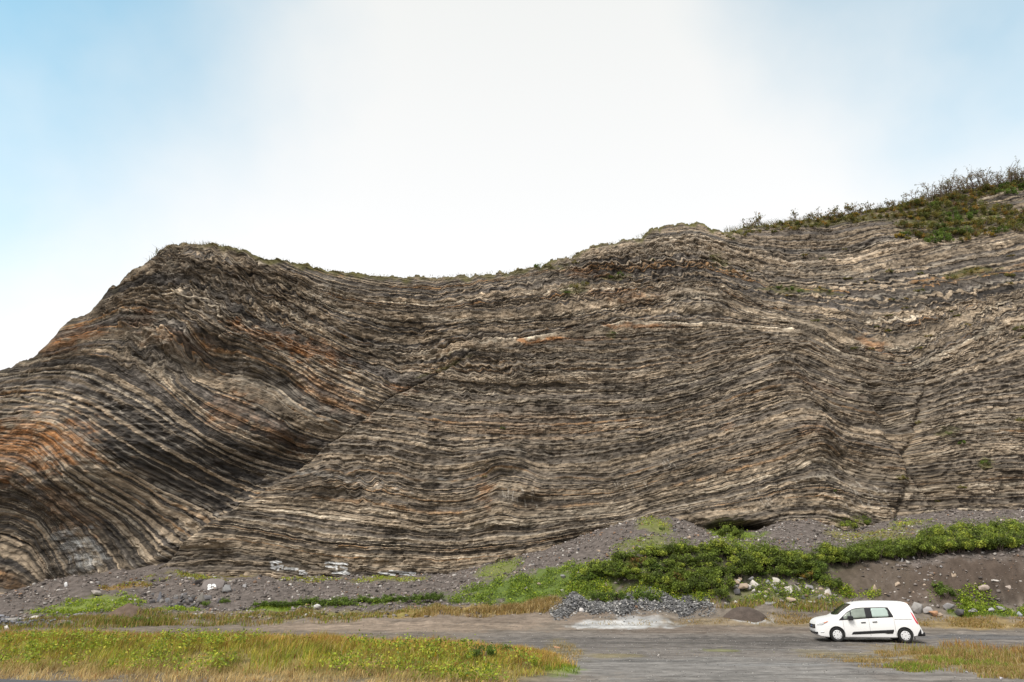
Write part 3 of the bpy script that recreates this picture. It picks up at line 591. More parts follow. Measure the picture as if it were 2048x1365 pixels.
# ------------------------------------------------------------------ stones
def hull_rock(seed, n=14, flat=0.7):
    g = np.random.default_rng(seed); bm = bmesh.new()
    p = g.normal(size=(n, 3)); p /= np.linalg.norm(p, axis=1)[:, None]; p *= g.uniform(0.75, 1.0, (n, 1)); p *= (1.0, g.uniform(0.6, 0.95), flat)
    for v in p: bm.verts.new(v)
    r = bmesh.ops.convex_hull(bm, input=bm.verts)
    bmesh.ops.delete(bm, geom=[e for e in r['geom_interior'] if isinstance(e, bmesh.types.BMVert)], context='VERTS')
    bm.verts.index_update(); bm.faces.ensure_lookup_table()
    V = np.array([v.co[:] for v in bm.verts], np.float32); Fc = np.array([[v.index for v in f.verts] for f in bm.faces], np.int32); bm.free()
    return V, Fc
STONES = [hull_rock(100 + i, n, f) for i, (n, f) in enumerate([(9, .6), (10, .5), (11, .7), (9, .35), (12, .6), (10, .45), (9, .8), (11, .3), (10, .65), (12, .4)])]
def rot_z_tilt(n, g, tilt=0.6):
    a = g.uniform(0, 2 * math.pi, n); b = g.normal(0, tilt, n)
    ca, sa, cb, sb = np.cos(a), np.sin(a), np.cos(b), np.sin(b); z = np.zeros(n)
    A = np.stack([np.stack([ca, -sa, z], -1), np.stack([sa, ca, z], -1), np.stack([z, z, z + 1], -1)], 1)
    B = np.stack([np.stack([z + 1, z, z], -1), np.stack([z, cb, -sb], -1), np.stack([z, sb, cb], -1)], 1)
    return A @ B
def scatter_stones(name, P, size, colors, g, tilt=0.5):
    Vs, Fs, Cs = [], [], []; off = 0; kind = g.integers(0, len(STONES), len(P)); Rm = rot_z_tilt(len(P), g, tilt)
    for k, (sv, sf) in enumerate(STONES):
        s = np.nonzero(kind == k)[0]
        if not len(s): continue
        V = np.einsum('nij,vj->nvi', Rm[s], sv) * size[s][:, None, None] + P[s][:, None, :]
        Fs.append((sf[None] + (np.arange(len(s)) * len(sv))[:, None, None] + off).reshape(-1, 3)); off += len(s) * len(sv)
        Vs.append(V.reshape(-1, 3)); Cs.append(np.repeat(colors[s], len(sv), 0))
    Fa = np.concatenate(Fs)
    return link_mesh(name, np.concatenate(Vs), Fa, np.full(len(Fa), 3), M_STONE, np.concatenate(Cs))
def stone_colors(n, g, pale=0.12):
    base = np.array((0.145, 0.125, 0.114)) * g.uniform(0.35, 2.1, (n, 1))
    q = g.random(n)
    base[q < pale] = np.array((0.42, 0.39, 0.36)) * g.uniform(0.7, 1.3, ((q < pale).sum(), 1))
    s = (q > 0.93); base[s] = np.array((0.26, 0.165, 0.11)) * g.uniform(0.7, 1.3, (s.sum(), 1))
    return np.clip(base, 0.02, 0.75).astype(np.float32)
def in_view(X, Y, pad=1.15):
    return np.abs(X) < 0.80 * pad * Y + 2
def sample_region(n, x0, x1, y0, y1, g):
    X = g.uniform(x0, x1, n); Y = g.uniform(y0, y1, n); k = in_view(X, Y); return X[k], Y[k]
GREEN = [i for i, p in enumerate(PATCH) if p[4][1] > p[4][0] * 1.05]
def green_mask(X, Y):
    n1 = fbm(X * 0.6, Y * 0.6, 41, 4); m = np.zeros(X.shape)
    for i in GREEN: m = np.maximum(m, patch_mask(X, Y, WP[i], 0.8 * n1) * PATCH[i][5])
    return m
g = np.random.default_rng(21)
X, Y = sample_region(125000, -58, 64, 45.2, 66, g)
zc = terrain(X, Y); k = (Y < cliff_base(X, zc) + 0.6); X, Y, zc = X[k], Y[k], zc[k]
dens = 0.55 + 0.6 * fbm(X * 0.25, Y * 0.25, 44, 3) - 0.8 * green_mask(X, Y)
bare = patch_mask(X, Y, WP[[i for i, p in enumerate(PATCH) if p[:2] == (1900, 1160)][0]], 0 * X)
k = g.random(len(X)) < dens - 0.15 * bare; X, Y, zc = X[k], Y[k], zc[k]
sz = 0.026 + 0.20 * g.random(len(X)) ** 9 + 0.055 * g.random(len(X)) ** 1.6
tag(scatter_stones('scree', np.stack([X, Y, zc + 0.2 * sz], -1), sz, stone_colors(len(X), g, 0.11), g), 'loose grey scree and slate chips sloping down from the foot of the cliff', 'scree', kind='stuff')
# grey rubble tipped in a low ridge behind the lot
def ridge_of_rubble(x0, x1, prof, g, n, Yc, wid):
    a = g.uniform(0, 1, n); px = x0 + (x1 - x0) * a; off = np.clip(g.normal(0, 0.55, n), -1.6, 1.3)
    Y = Yc + off * wid + 0.45 * np.sin(px * 0.045) + 0.3 * np.sin(px * 0.11); dx = (px - 1024) / F; X = dx * (Yc * CT - CAM_H * ST)
    h = np.interp(px, [q[0] for q in prof], [q[1] for q in prof]) * np.maximum(0, 1 - off * off) * g.uniform(0.55, 1, n)
    return X, Y, h
RUBP = [(1100, .05), (1125, .45), (1150, 1.15), (1180, .75), (1212, .42), (1255, 1.05), (1300, .5), (1345, .85), (1385, .45), (1425, .05)]
X, Y, h = ridge_of_rubble(1100, 1425, RUBP, g, 11000, 46.0, 1.25)
sz = 0.03 + 0.13 * g.random(len(X)) ** 3
rc = np.array((0.14, 0.138, 0.136)) * g.uniform(0.3, 2.0, (len(X), 1)); q = g.random(len(X)) < 0.06; rc[q] = (0.5, 0.48, 0.45)
tag(scatter_stones('rubble', np.stack([X, Y, terrain(X, Y) + h * 0.45], -1), sz, rc.astype(np.float32), g, 0.9), 'low ridge of tipped blue grey rubble at the back of the gravel lot', 'rubble', kind='stuff')
def rubble_core(prof, Yc, wid, nx=90, ny=14):
    px = np.linspace(prof[0][0], prof[-1][0], nx); o = np.linspace(-1, 1, ny); PX, O = np.meshgrid(px, o)
    Yq = Yc + O * wid + 0.45 * np.sin(PX * 0.045) + 0.3 * np.sin(PX * 0.11); Xq = (PX - 1024) / F * (Yc * CT - CAM_H * ST)
    h = np.interp(PX, [q[0] for q in prof], [q[1] for q in prof]) * (1 - O * O) + 0.10 * fbm(Xq * 2, Yq * 2, 47, 3)
    return np.stack([Xq, Yq, terrain(Xq, Yq) + 0.45 * h - 0.05], -1).reshape(-1, 3), grid_faces(ny, nx)
Vc, Fc = rubble_core(RUBP, 46.0, 1.1)
rcore = link_mesh('rubble_core', Vc, Fc, np.full(len(Fc), 4), M_STONE, np.broadcast_to(np.array((0.10, 0.10, 0.105)), (len(Vc), 3)))
tag(rcore, 'compacted grey core of the tipped rubble ridge', 'rubble', kind='stuff')
# far left: dark rubble beside a pale slab
X, Y = sample_region(2600, -38, -27, 43.0, 47.0, g); k = g.random(len(X)) < 0.5 + 0.9 * perlin(X * 0.3, Y * 0.4, 48); X, Y = X[k], Y[k]
px_ = 1024 + F * X / (Y * CT - CAM_H * ST); k = px_ < 110 + 40 * perlin(Y, X, 49); X, Y = X[k], Y[k]
sz = 0.05 + 0.2 * g.random(len(X)) ** 3
tag(scatter_stones('dark_rubble', np.stack([X, Y, terrain(X, Y) + 0.12 + 0.1 * perlin(X, Y, 5)], -1), sz, (np.array((0.13, 0.13, 0.14)) * g.uniform(0.5, 2.0, (len(X), 1))).astype(np.float32), g, 0.9), 'dark blue grey rubble left of the tussocks at the far left', 'rubble', kind='stuff')
# grit on the lot
X, Y = sample_region(52000, -10, 34, 18.5, 44, g)
k = (bank_h(X, Y) < 0.02) & (Y > ROAD_E(X) + 0.2) & (g.random(len(X)) < 0.35 + 0.9 * fbm(X * 0.3, Y * 1.2, 50, 3)); X, Y = X[k], Y[k]
sz = 0.008 + 0.035 * g.random(len(X)) ** 5
gc = np.array((0.21, 0.20, 0.19)) * g.uniform(0.35, 2.1, (len(X), 1))
tag(scatter_stones('gravel', np.stack([X, Y, terrain(X, Y) + 0.2 * sz], -1), sz, gc.astype(np.float32), g), 'loose grey gravel scattered over the parking lot', 'gravel', kind='stuff')

# boulders, each one its own: px, py, half width px, height ratio, colour, label
PALE, TAN, GREY, DARK, RUST = (0.55, 0.51, 0.47), (0.42, 0.33, 0.25), (0.27, 0.26, 0.26), (0.11, 0.105, 0.11), (0.42, 0.24, 0.14)
def boulder(px, py, r, ratio, colr, label, group=None, seed=0, tilt=0.0, name='boulder'):
    X, Y, Z = ground_at(px, py)
    if 'the rubble ridge' in label and 'tip' not in label and 'behind' not in label:      # these lie on the heap, not on the ground under it
        X, Y, Z = [float(v) for v in at(px, py, 45.0 + (1235 - py) * 0.036)]; Z -= 0.2
    s = (Y * CT + (Z - CAM_H) * ST) / F; g = np.random.default_rng(1000 + seed)
    V, Fc = hull_rock(2000 + seed, 10, 1.0)
    if name == 'painted_boulder':
        bmh = bmesh.new()
        for v in [(-1, -.55, -.9), (-.9, -.1, .35), (-.45, .1, .75), (.35, .2, .8), (.95, .1, .5), (1, -.5, -.75), (.2, -.75, -1.0), (-.5, -.72, -.95), (-.2, -.3, .1), (-.8, .9, -.6), (.8, .9, -.6), (.1, .9, .55)]: bmh.verts.new(v)
        bmesh.ops.convex_hull(bmh, input=bmh.verts); bmesh.ops.triangulate(bmh, faces=bmh.faces)
        used_v = [v for v in bmh.verts if v.link_faces]; ix = {v: k for k, v in enumerate(used_v)}
        V = np.array([v.co[:] for v in used_v]); Fc = np.array([[ix[v] for v in f.verts] for f in bmh.faces]); bmh.free()
    V = V * (r * s * 1.12, r * s * 0.85, r * s * ratio * 1.12)
    M = np.array(Matrix.Rotation(tilt, 3, 'Y') @ Matrix.Rotation(g.uniform(-0.6, 0.6) * (name != 'painted_boulder'), 3, 'Z')); V = V @ M.T
    bm = bmesh.new(); vs = [bm.verts.new(v) for v in V]
    for f in Fc: bm.faces.new([vs[i] for i in f])
    bmesh.ops.dissolve_limit(bm, angle_limit=0.12, verts=bm.verts, edges=bm.edges)
    bmesh.ops.bevel(bm, geom=bm.edges[:], offset=0.03 * r * s, segments=1, affect='EDGES')
    bmesh.ops.triangulate(bm, faces=bm.faces); bmesh.ops.subdivide_edges(bm, edges=bm.edges, cuts=1, use_grid_fill=True); bmesh.ops.triangulate(bm, faces=bm.faces); bm.normal_update()
    for v in bm.verts:
        n = 0.02 * r * s * (math.sin(v.co.x * 19 + seed) + math.sin(v.co.z * 27 - seed) * 0.7); v.co += v.normal * n
    bm.verts.index_update()
    Va = np.array([v.co[:] for v in bm.verts]); Fa = np.array([[v.index for v in f.verts] for f in bm.faces]); bm.free()
    c = np.array(colr) * (1 + 0.18 * perlin(Va[:, 0] * 6, Va[:, 2] * 9 + seed, 3))[:, None]
    o = link_mesh(name, Va, Fa, np.full(len(Fa), 3), M_STONE, np.clip(c, 0.02, 0.75))
    o.location = (X, Y, Z + r * s * ratio * 0.55)
    return tag(o, label, 'boulder', group)
BLD = [
 (1577, 1188, 11, 1.2, PALE, 'tall white angular boulder on the weedy slope, whitest of the group left of the van'),
 (1657, 1192, 8, 1.4, PALE, 'narrow upright white stone on the slope just left of the van roof'),
 (1485, 1181, 14, .8, TAN, 'pale tan block at the bottom left of the boulder cluster under the scrub'),
 (1510, 1176, 10, 1.1, PALE, 'upright cream boulder in the middle of the cluster under the scrub'),
 (1552, 1168, 11, .7, PALE, 'rounded whitish boulder at the top right of the cluster under the scrub'),
 (1477, 1164, 8, .7, TAN, 'small tan boulder topmost in the cluster left of the white blocks'),
 (1500, 1160, 9, .6, GREY, 'flat grey stone tucked under the lower edge of the scrub'),
 (1536, 1172, 9, .8, GREY, 'grey stone wedged between the two pale boulders of the cluster'),
 (1475, 1190, 8, 1.0, DARK, 'dark slate block leaning at the foot of the boulder cluster'),
 (1559, 1188, 7, .9, DARK, 'dark rock right against the white angular boulder'),
 (1605, 1162, 10, .5, PALE, 'flat pale stone lying beneath the scrub above the van bonnet'),
 (1622, 1181, 9, .8, GREY, 'grey rounded boulder between the two white stones left of the van'),
 (1634, 1188, 8, .5, TAN, 'tan wedge stone lying right of the grey rounded boulder'),
 (1643, 1202, 9, 1.0, GREY, 'grey slab standing on end directly above the van bonnet'),
 (1582, 1204, 13, .4, TAN, 'long flat tan stone near the foot of the weedy slope'),
 (1538, 1210, 16, .35, GREY, 'long low grey stone at the slope foot behind the soil mound'),
 (1622, 1207, 9, .5, PALE, 'low pale stone at the slope foot in front of the van'),
 (1471, 1212, 5, 1.3, PALE, 'small pale upright stone beside the dark soil mound'),
 (1838, 1224, 14, .95, (0.33, 0.315, 0.30), 'big grey white boulder right behind the van tail'),
 (1858, 1227, 11, .8, (0.33, 0.31, 0.30), 'grey boulder leaning on the big one behind the van tail'),
 (1868, 1231, 11, .7, RUST, 'orange brown block next to the grey boulders behind the van'),
 (1880, 1233, 8, .6, TAN, 'small tan block at the end of the row behind the van'),
 (1900, 1220, 13, .7, GREY, 'large blue grey boulder at the foot of the bare bank'),
 (1924, 1230, 15, .5, DARK, 'wide dark slab at the foot of the bare bank'),
 (1946, 1226, 11, .5, GREY, 'low grey stone right of the wide dark slab'),
 (1984, 1226, 9, .7, (0.36, 0.35, 0.36), 'pale grey stone among weeds at the right end of the bare bank'),
 (2004, 1224, 12, .7, GREY, 'grey boulder among weeds at the far right foot of the bank'),
 (2040, 1233, 9, .8, (0.30, 0.31, 0.34), 'bluish boulder in bright weeds at the right edge'),
 (1970, 1186, 17, .7, (0.44, 0.36, 0.31), 'large pinkish boulder half buried low in the bare bank'),
 (2017, 1182, 9, .7, (0.46, 0.39, 0.34), 'rounded pinkish stone in the bare bank, right of the large boulder'),
 (1908, 1156, 6, 1.2, TAN, 'upright tan stone midway up the bare bank'),
 (1991, 1165, 9, .4, PALE, 'thin pale slab stuck in the upper right of the bare bank'),
 (1797, 1172, 10, .5, TAN, 'flat tan block on the bare slope above the van roof'),
 (1752, 1187, 7, 1.4, TAN, 'tilted tan slab standing above the rear half of the van roof'),
 (1804, 1125, 6, .9, GREY, 'grey stone at the top of the bare bank under the scrub'),
 (1816, 1092, 9, .8, TAN, 'tan boulder on the scree just above the green scrub'),
 (1866, 1068, 10, .5, PALE, 'flat white slab on the grey scree near the cliff foot at right'),
 (1125, 1184, 5, .8, PALE, 'small white stone in the lime weeds left of the scrub'),
 (1210, 1176, 7, .9, (0.36, 0.28, 0.26), 'reddish boulder poking from the green slope beside the scrub'),
 (1127, 1158, 9, .6, GREY, 'light grey boulder on the green slope left of the scrub'),
 (1186, 1155, 7, .8, (0.40, 0.34, 0.32), 'pinkish boulder at the left end of the scrub'),
 (1078, 1170, 6, .5, TAN, 'flat tan stone on the green slope left of the grey boulder'),
 (1051, 1179, 5, .8, PALE, 'small pinkish white stone low on the open green slope'),
 (1143, 1206, 10, .8, (0.45, 0.43, 0.42), 'pale block on the left hump of the rubble ridge'),
 (1163, 1221, 8, 1.0, (0.58, 0.55, 0.53), 'white square block on the front of the rubble ridge'),
 (1172, 1231, 6, .8, (0.58, 0.56, 0.54), 'smaller white block below the square one on the rubble ridge'),
 (1105, 1221, 6, .6, PALE, 'white stone lying off the left tip of the rubble ridge'),
 (1212, 1215, 9, .5, RUST, 'rusty flat stone on the saddle of the rubble ridge'),
 (1226, 1223, 8, .4, PALE, 'thin pale slab in the middle of the rubble ridge'),
 (1341, 1207, 11, .7, GREY, 'grey boulder on top of the rubble ridge toward its right end'),
 (1370, 1214, 9, .4, PALE, 'flat whitish slab on the right end of the rubble ridge'),
 (635, 1216, 11, .45, (0.62, 0.60, 0.58), 'white flat rock lying alone in front of the low green scrub'),
 (611, 1234, 7, .4, PALE, 'low pale stone in the dry track below the white flat rock'),
 (1068, 1209, 6, .6, PALE, 'pale stone at the edge of the golden grass patch'),
 (462, 1166, 6, .8, PALE, 'white stone right of the painted boulder on the scree'),
 (426, 1175, 20, .6, (0.19, 0.165, 0.155), 'PAINTED'),
 (398, 1170, 14, .9, (0.15, 0.135, 0.13), 'dark tilted slab leaning left of the painted boulder'),
 (455, 1186, 14, .8, (0.22, 0.215, 0.215), 'grey block against the right end of the painted boulder'),
 (318, 1204, 9, 1.5, (0.15, 0.15, 0.165), 'blue grey slab standing on edge above the brown mound'),
 (334, 1208, 7, 1.1, (0.17, 0.17, 0.18), 'second grey slab leaning beside the standing blue grey one'),
 (352, 1212, 9, .7, DARK, 'dark block in the heap between standing slab and layered boulder'),
 (401, 1208, 10, 1.4, (0.24, 0.22, 0.20), 'layered brown boulder tilted steeply below the painted one'),
 (378, 1206, 9, .9, (0.14, 0.135, 0.14), 'dark block left of the layered tilted boulder'),
 (366, 1194, 9, .5, GREY, 'flat grey slab above the dark blocks left of the painted boulder'),
 (132, 1174, 7, .9, (0.62, 0.62, 0.62), 'white boulder at the foot of the striped cliff on the left'),
 (120, 1183, 9, .4, PALE, 'thin pale slab below the white boulder on the left scree'),
 (191, 1190, 13, .5, (0.40, 0.36, 0.33), 'flat pinkish slab on the scree left of the painted boulder'),
 (250, 1195, 5, .6, PALE, 'small white stone at the top edge of the lime weeds'),
 (68, 1240, 11, .55, PALE, 'white flat boulder at the edge of dark rubble, far left'),
 (160, 1234, 13, .4, GREY, 'low grey slab in front of the lime weeds'),
 (14, 1248, 36, .22, (0.30, 0.28, 0.26), 'broad flat pale slab cut by the left edge'),
 (12, 1262, 9, .8, PALE, 'white stone in the dark rubble under the broad slab'),
 (1115, 1297, 9, .35, RUST, 'reddish flat stone at the right end of the grass bank'),
 (1117, 1316, 8, .25, RUST, 'thin reddish slab in front of the flat stone by the bank end'),
 (1145, 1312, 6, .4, TAN, 'small tan stone on the lot right of the bank end'),
 (1317, 1313, 4, .7, PALE, 'lone white pebble sized rock in the middle of the lot'),
 (1925, 1313, 4, .9, PALE, 'white stone in the golden grass at right'),
 (2003, 1360, 6, .7, (0.5, 0.47, 0.5), 'pale rounded stone at the bottom right corner'),
 (1933, 1347, 5, .7, (0.45, 0.43, 0.46), 'pale stone near the front edge of the right grass'),
]
painted = None
for i, (px, py, r, ra, c, lab) in enumerate(BLD):
    if lab == 'PAINTED':
        painted = boulder(px, py, r, ra, c, 'brown boulder with white spray painted loops on its face', seed=i, name='painted_boulder')
        continue
    boulder(px, py, r, ra, c, lab, seed=i, tilt=0.25 * math.sin(i * 2.3))
g = np.random.default_rng(77)
for i in range(58):                       # more blocks tipped into the weeds under the scrub
    px = g.uniform(1455, 1665); py = np.interp(px, [1455, 1560, 1665], [1160, 1172, 1178]) + g.uniform(-6, 34) * g.random() ** 0.6
    boulder(px, py, g.uniform(3.0, 8.0), g.uniform(0.5, 1.1), [PALE, PALE, TAN, GREY, GREY, (0.34, 0.30, 0.28), DARK][g.integers(0, 7)], 'angular block among many tipped into the weeds under the scrub', 'angular blocks tipped under the scrub', seed=400 + i, tilt=g.uniform(-.5, .5), name='block')
for i in range(30):                       # dark slabs heaped on the left scree
    px, py = g.normal(365, 26), g.normal(1205, 8)
    boulder(px, py, g.uniform(4.0, 8.5), g.uniform(0.5, 1.3), [DARK, (0.15, 0.145, 0.15), (0.20, 0.185, 0.175), (0.12, 0.11, 0.105)][g.integers(0, 4)], 'dark slab in the heap below the painted boulder', 'dark slabs heaped below the painted boulder', seed=500 + i, tilt=g.uniform(-.8, .8), name='broken_rock')
for i in range(26):                       # stones sticking out of the bare bank
    px, py = g.uniform(1730, 2046), g.uniform(1118, 1205)
    boulder(px, py, g.uniform(2.2, 4.5), g.uniform(0.4, 0.9), [PALE, TAN, TAN, GREY][g.integers(0, 4)], 'small stone sticking out of the bare brown bank', 'small stones in the bare bank', seed=600 + i, tilt=g.uniform(-.5, .5), name='stone')
for i in range(70):                       # plain stones of the scree large enough to be told from it
    if i < 34: px, py = g.uniform(1150, 2040), g.uniform(1050, 1120)
    elif i < 56: px, py = g.uniform(20, 800), g.uniform(1165, 1205)
    else: px, py = g.uniform(880, 1250), g.uniform(1090, 1150)
    c = [GREY, TAN, PALE, DARK, (0.2, 0.17, 0.16)][g.integers(0, 5)]
    boulder(px, py, g.uniform(3.0, 6.0), g.uniform(0.4, 0.9), c, 'loose angular stone lying on the scree below the cliff', 'loose stones on the scree', seed=200 + i, tilt=g.uniform(-.4, .4), name='stone')
# the painted loops, thin strokes of white paint standing just proud of the rock
M_PAINT = mat_plain('white_spray_paint', (0.8, 0.82, 0.82), 0.6, noise=0.1)
def paint_on(target, px, py, strokes, scale):
    bpy.context.view_layer.update()
    dg = bpy.context.evaluated_depsgraph_get(); mw = target.matrix_world.copy(); inv = mw.inverted()
    V, Fq = [], []
    o3 = inv @ Vector((0, 0, CAM_H))
    def hit(x, y):
        a, b, c = ray(x, y); d = (inv.to_3x3() @ Vector((float(a), float(b), float(c)))).normalized()
        ok, loc, nor, _ = target.ray_cast(o3, d)
        return (loc + nor * 0.006) if ok else None
    for st in strokes:
        pts = []
        for (x0, y0), (x1, y1) in zip(st[:-1], st[1:]):
            for k in range(6): pts.append((x0 + (x1 - x0) * k / 6, y0 + (y1 - y0) * k / 6))
        pts.append(st[-1])
        prev = None
        for i in range(len(pts)):
            p0 = pts[max(i - 1, 0)]; p1 = pts[min(i + 1, len(pts) - 1)]
            tx, ty = p1[0] - p0[0], p1[1] - p0[1]; l = math.hypot(tx, ty) or 1
            q = []
            for s_ in (-1, 1):
                q.append(hit(px + scale * (pts[i][0] - s_ * ty / l * 0.085), py + scale * (pts[i][1] + s_ * tx / l * 0.085)))
            if None in q: prev = None; continue
            V += [q[0][:], q[1][:]]; k = len(V) - 2
            if prev is not None: Fq.append((prev, prev + 1, k + 1, k))
            prev = k
    if Fq:
        link_mesh('painted_letters', V, np.array(Fq), np.full(len(Fq), 4), M_PAINT, parent=target)
arc = lambda cx, cy, rx, ry, a0, a1, n=14: [(cx + rx * math.cos(R(a0 + (a1 - a0) * i / n)), cy + ry * math.sin(R(a0 + (a1 - a0) * i / n))) for i in range(n + 1)]
paint_on(painted, 420, 1171, [arc(-0.05, 0.2, 0.33, 0.36, -20, -250) + [(-0.45, 0.75), (-0.30, 0.80), (0.1, 0.62), (0.3, 0.62)], arc(-0.02, 0.22, 0.14, 0.15, 0, 360),
    arc(0.72, 0.2, 0.34, 0.38, -160, 130) + [(0.5, 0.62), (0.25, 0.6)], arc(0.66, 0.2, 0.2, 0.16, -180, 60)], 10.5)

# ------------------------------------------------------------------ soil mounds
def mound(px, py, hw, hh, colr, label, name='soil_mound', sharp=2.0, seed=0):
    X, Y, Z = ground_at(px, py); s = (Y * CT + (Z - CAM_H) * ST) / F; rw, hgt = hw * s, hh * s * 1.08
    nr, na = 16, 48; V, Fq = [(0, 0, hgt)], []
    for i in range(1, nr + 1):
        q = i / nr
        for j in range(na):
            a = 2 * math.pi * j / na
            r = rw * q * (1 + 0.10 * float(perlin(math.cos(a) * 1.5 + seed, math.sin(a) * 1.5, 5)))
            x, y = r * math.cos(a), 0.42 * r * math.sin(a)
            z = hgt * (1 - q ** sharp) + 0.10 * hgt * float(perlin(x * 2 + seed, y * 2, 6)) * (1 - q) - (0.08 if i == nr else 0)
            z += float(terrain(X + x, Y + y, False)) - Z
            V.append((x, y, z))
    loops, sizes = [], []
    for j in range(na): loops += [0, 1 + j, 1 + (j + 1) % na]; sizes.append(3)
    for i in range(nr - 1):
        for j in range(na):
            a, b = 1 + i * na + j, 1 + i * na + (j + 1) % na; loops += [a, a + na, b + na, b]; sizes.append(4)
    V = np.array(V); c = np.array(colr) * (1 + 0.25 * perlin(V[:, 0] * 2.5, V[:, 1] * 2.5 + V[:, 2] * 3, 8))[:, None]
    o = link_mesh(name, V, loops, sizes, M_GROUND, c, smooth=True); o.location = (X, Y, Z)
    return tag(o, label, 'mound')
mound(1490, 1237, 46, 19, (0.098, 0.078, 0.066), 'smooth dark brown soil dome at the right end of the rubble ridge', sharp=2.2, seed=1)
mound(256, 1232, 46, 22, (0.135, 0.098, 0.075), 'pointed brown soil heap behind the grass bank on the left', sharp=1.25, seed=2)

# ------------------------------------------------------------------ grass and low plants
def blades(name, P, h, wid, colr, g, lean=0.35, wind=(0.25, -0.05)):
    n = len(P); a = g.uniform(0, 2 * math.pi, n); dx, dy = np.cos(a), np.sin(a)
    l = g.normal(0, lean, (n, 2)) + np.array(wind)
    B = P; M = P + np.stack([l[:, 0] * h * 0.3, l[:, 1] * h * 0.3, h * 0.6], -1); T = P + np.stack([l[:, 0] * h, l[:, 1] * h, h * (1 - 0.2 * np.hypot(l[:, 0], l[:, 1]))], -1)
    W = np.stack([dx, dy, 0 * dx], -1) * (wid / 2)[:, None]
    V = np.stack([B - W, B + W, M - 0.75 * W, M + 0.75 * W, T], 1).reshape(-1, 3)
    b = (np.arange(n) * 5)[:, None]
    q = (b + np.array([[0, 1, 3, 2]])); t = (b + np.array([[2, 3, 4]]))
    loops = np.concatenate([q.ravel(), t.ravel()]); sizes = np.concatenate([np.full(n, 4), np.full(n, 3)])
    return link_mesh(name, V, loops, sizes, M_GRASS, np.clip(np.repeat(colr, 5, 0), 0.01, 0.8))
def leaves(name, P, size, colr, g, parent=None, mat=None, up=0.5):
    n = len(P); nrm = g.normal(size=(n, 3)); nrm[:, 2] += up; nrm /= np.linalg.norm(nrm, axis=1)[:, None]
    t = g.normal(size=(n, 3)); t -= nrm * (t * nrm).sum(1)[:, None]; t /= np.linalg.norm(t, axis=1)[:, None]; b = np.cross(nrm, t)
    s = size[:, None]
    V = np.stack([P - t * s, P + b * s * 0.55 - nrm * s * 0.12, P + t * s, P - b * s * 0.55 - nrm * s * 0.12], 1).reshape(-1, 3)
    q = (np.arange(n) * 4)[:, None] + np.arange(4)[None]
    return link_mesh(name, V, q, np.full(n, 4), mat or M_LEAF, np.clip(np.repeat(colr, 4, 0), 0.005, 0.8), parent=parent)
def mixcol(cols, wts, n, g, var=0.25):
    i = g.choice(len(cols), n, p=np.array(wts) / sum(wts)); return np.array(cols)[i] * g.uniform(1 - var, 1 + var, (n, 1))

g = np.random.default_rng(31)
# the bank: straw at its foot, leafy green on its face, reddish golden seed heads on its crest
X = g.uniform(-30, 3.0, 190000); Y = g.uniform(17.5, 30.2, len(X)); k = in_view(X, Y)
X, Y = X[k], Y[k]; e = ROAD_E(X); q = (Y - e) / 7.0
edge = 1.6 + 0.8 * perlin(Y * 0.8, Y * 0, 55) - 0.25 * np.maximum(0, 23.5 - Y) * 1.6
k = (Y > e + 0.25 + 0.3 * perlin(X * 1.5, Y * 0, 56)) & (X < edge) & (g.random(len(X)) < 0.62 + 0.45 * fbm(X * 0.8, Y * 0.8, 57, 3)); X, Y, q = X[k], Y[k], q[k]
n = len(X); cl = fbm(X * 0.35, Y * 0.5, 58, 3)
STRAW = np.array((0.58, 0.43, 0.20)); OLIVE = np.array((0.40, 0.355, 0.06)); GOLD = np.array((0.46, 0.30, 0.075)); GRN = np.array((0.26, 0.32, 0.04)); RED = np.array((0.34, 0.16, 0.055))
n5 = fbm(X * 1.3, Y * 1.3, 68, 3); t1 = sstep(0.14, 0.42, q + 0.18 * cl + 0.22 * n5)[:, None]; t2 = sstep(0.55, 0.9, q + 0.25 * cl + 0.2 * n5)[:, None]
c = STRAW * (1 - t1) + OLIVE * t1; c = c * (1 - t2) + GOLD * t2
gr = (g.random(n) < np.clip(0.25 + 0.5 * cl, 0, 0.7) * (t1 * (1 - 0.6 * t2))[:, 0]); c[gr] = GRN
rd = g.random(n) < 0.10; c[rd] = RED; st = g.random(n) < 0.08; c[st] = STRAW
c = c * g.uniform(0.65, 1.35, (n, 1))
c = c * (1 + 0.35 * fbm(X * 0.9, Y * 1.1, 69, 3))[:, None]
h = (0.17 + 0.16 * g.random(n)) * (1 + 0.5 * cl + 0.5 * n5) * np.interp(q, [0, .12, .4, 0.8, 1.1], [0.55, 1.0, 1.1, 1.35, 1.0]) * np.interp(X, [-4, 1.5], [1.0, 0.7])
tag(blades('tall_grass', np.stack([X, Y, terrain(X, Y) - 0.02], -1), h, g.uniform(0.010, 0.022, n), c, g), 'tall golden and olive grass covering the roadside bank', 'grass', kind='stuff')
# broad leafy weeds in the bank
pc = []
for _ in range(800):
    x, y = g.uniform(-27, 0.8), g.uniform(19.5, 26.5)
    ee = ROAD_E(x)
    if not in_view(np.array(x), np.array(y), 1.02) or y < ee + 1.2 or y > ee + 5.6: continue
    if fbm(np.array(x * 0.22), np.array(y * 0.5), 59, 2) < -0.05: continue
    pc.append((x, y))
P, S, C = [], [], []
for x, y in pc:
    m = g.integers(14, 60); r = g.uniform(0.14, 0.5)
    o = g.normal(0, 1, (m, 3)) * (r * 0.6, r * 0.6, 0.09); zz = float(terrain(x, y)) + g.uniform(0.2, 0.36)
    P.append(o + (x, y, zz)); S.append(g.uniform(0.025, 0.06, m))
    cc = mixcol([(0.37, 0.43, 0.038), (0.23, 0.31, 0.033), (0.14, 0.19, 0.028), (0.5, 0.46, 0.06), (0.5, 0.3, 0.03)], [5, 4, 3, 1, .3], m, g); C.append(cc)
